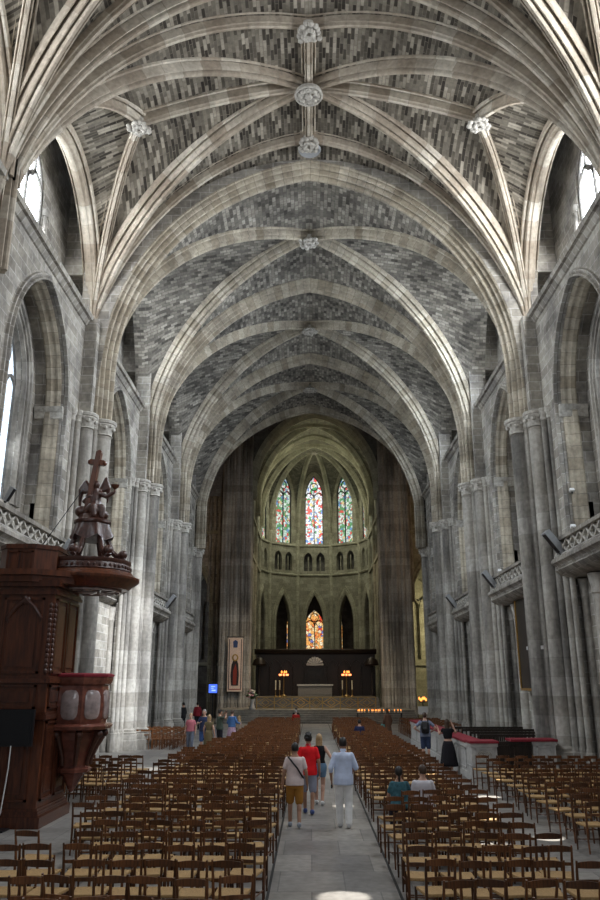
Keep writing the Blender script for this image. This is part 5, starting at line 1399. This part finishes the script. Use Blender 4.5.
person('man with black backpack, hands on hips, looking up beside the stone parapet', (4.42, 31.6, 0), R(-8), 1.82, dict(le=(-.40,-.08,1.18), lw=(-.19,.06,1.03), re=(.40,-.08,1.18), rw=(.19,.06,1.03)),
       [('tee_shirt','top',cw('slate_tee',(.17,.20,.28)),dict(sleeve=.6,low=.88,loose=True)), ('shorts','legs',cw('navy_shorts',(.035,.05,.10)),dict(to=.95)), ('shoe','shoe',SH['dark'],{}), ('backpack','backpack',M['black'],{})], .015, 'fair', ('brown','short'), tilt=R(12), turn=R(-20))
person('woman in black top and long black skirt raising one arm by the red ledge', (4.66, 27.9, 0), R(-20), 1.72, dict(le=(-.30,.08,1.25), lw=(-.36,.16,1.42), re=(.27,.10,1.30), rw=(.14,.16,1.58)),
       [('crop_top','top',cw('black_crop',(.010,.010,.012)),dict(sleeve=.25,low=1.08)), ('skirt','skirt',cw('black_skirt',(.012,.011,.014)),dict(low=.22,flare=.13)), ('shoe','shoe',SH['white'],{})], .014, 'fair', ('brown','long'), woman=True)
person('woman with a bright bag standing in shade by the far pew-side rows', (3.9, 41.5, 0), R(30), 1.66, None,
       [('top','top',cw('brown_top',(.10,.05,.03)),dict(sleeve=1.9,low=.85,loose=True)), ('skirt','skirt',cw('brown_skirt',(.09,.05,.03)),dict(low=.3,flare=.08)), ('shoe','shoe',SH['dark'],{}), ('bag','held',cw('teal_bag',(.10,.28,.26)),dict(hand='l',size=(.1,.25,.3)))], .018, 'fair', ('brown','long'), woman=True)

# ------------------------------------------------------------------ camera, light
cam = bpy.data.cameras.new('camera'); co = bpy.data.objects.new('camera', cam); C.objects.link(co)
co.location = (0, 0, 2.9); co.rotation_euler = (PI/2+math.atan(233/765), 0, 11/math.hypot(765, 233))
cam.sensor_fit = 'VERTICAL'; cam.sensor_height = 36; cam.lens = 765/900*36; cam.clip_end = 300
SC.camera = co
w = bpy.data.worlds.new('world'); SC.world = w; w.use_nodes = True
bg = w.node_tree.nodes['Background']; bg.inputs[0].default_value = (.80,.88,1.0,1); bg.inputs[1].default_value = .10
def area(name, loc, target, sx, sy, power, col, spread=None):
    l = bpy.data.lights.new(name, 'AREA'); l.shape = 'RECTANGLE'; l.size = sx; l.size_y = sy; l.energy = power; l.color = col
    if spread: l.spread = spread
    o = bpy.data.objects.new(name, l); C.objects.link(o); o.location = loc
    o.rotation_euler = (Vector(target)-Vector(loc)).to_track_quat('-Z', 'Y').to_euler(); return o
def spot(name, loc, target, power, col, ang, blend=.3, rad=.1):
    l = bpy.data.lights.new(name, 'SPOT'); l.energy = power; l.color = col; l.spot_size = R(ang); l.spot_blend = blend; l.shadow_soft_size = rad
    o = bpy.data.objects.new(name, l); C.objects.link(o); o.location = loc
    o.rotation_euler = (Vector(target)-Vector(loc)).to_track_quat('-Z', 'Y').to_euler(); return o
DAY = (.95,.97,1.0); WARM = (1,.80,.55)
for i in range(0, 5):
    yc = (PL[i]+PL[i+1])/2-.4; k = [1.4, 1.6, 1.6, .95, .28][i]
    for sx in (-1, 1):
        ks = (1.25 if sx > 0 else .5) if i < 2 else (1.15 if sx > 0 else .45)
        if i < 2: area('daylight_clerestory', (sx*9.45, (13.4, 22.5)[i], 19.0), (-sx*3, (13.4, 22.5)[i]+.8, 11), 2.4, 3.6, 760*k*ks, DAY)
        else: area('daylight_clerestory', (sx*9.45, yc, 18.6), (-sx*7, yc+1.5, 9), 2.4, 3.4, 1000*k*ks, (.80,.89,1), R(142))
        area('daylight_recess', (sx*9.5, yc, 11.0), (-sx*4, yc, 4), 2.0, 4.0, 95*k, (.86,.93,1))
# added fill lamp, unseen behind the camera; no west window is built
area('west_fill', (0, -5, 11), (0, 30, 9), 9, 10, 620, (.92,.95,1.0))
# choir
area('choir_daylight', (CX, 82, 24), (CX, 86, 10), 5, 5, 520, (1,.98,.76))
area('choir_vault_daylight', (CX, 78, 19.6), (CX, 80, 30), 5, 7, 420, (1,.96,.68))
area('choir_floor_light', (CX, 73.0, 17), (CX, 72.5, 0), 3, 3, 260, WARM)
area('crossing_light', (1.0, 61.5, 16), (-.5, 65.5, 0), 3, 3, 420, WARM, R(90))
area('transept_light', (15.5, 76.5, 9), (11.5, 81, 8), 2, 3, 500, (1,.86,.5))
area('transept_warm_light', (13, 63, 14), (10, 71, 18), 2, 2, 90, (1,.66,.36))
area('transept_warm_light', (-13, 63, 14), (-10, 71, 18), 2, 2, 70, (1,.66,.36))
area('ambulatory_light', (-15, 76, 9), (-11.5, 81, 8), 2, 3, 60, (.9,.95,1))
# sun reaching the nave through the clerestory
for (x, y, rx) in ((.45,12.2,3.4), (.78,20.61,2.4), (4.65,16.6,3.0), (4.7,22.2,3.5), (3.4,23.2,3.0), (3.39,15.71,4), (-5.5,29,5)):
    spot('sun_patch', (8.95, 22.4 if y > 14.5 else 13.2, 19.6), (x, y, 0), 60000, (1,.96,.88), rx*.62, .5, .02)
spot('sun_on_pier', (8.8, 22.5, 19.6), (-8.0, 36.2, 4.5), 52000, (.93,.96,1), 18, .9, .3)
SC.view_settings.view_transform = 'Standard'; SC.view_settings.look = 'None'; SC.view_settings.exposure = 0.0; SC.view_settings.gamma = 1
SC.view_settings.use_curve_mapping = False
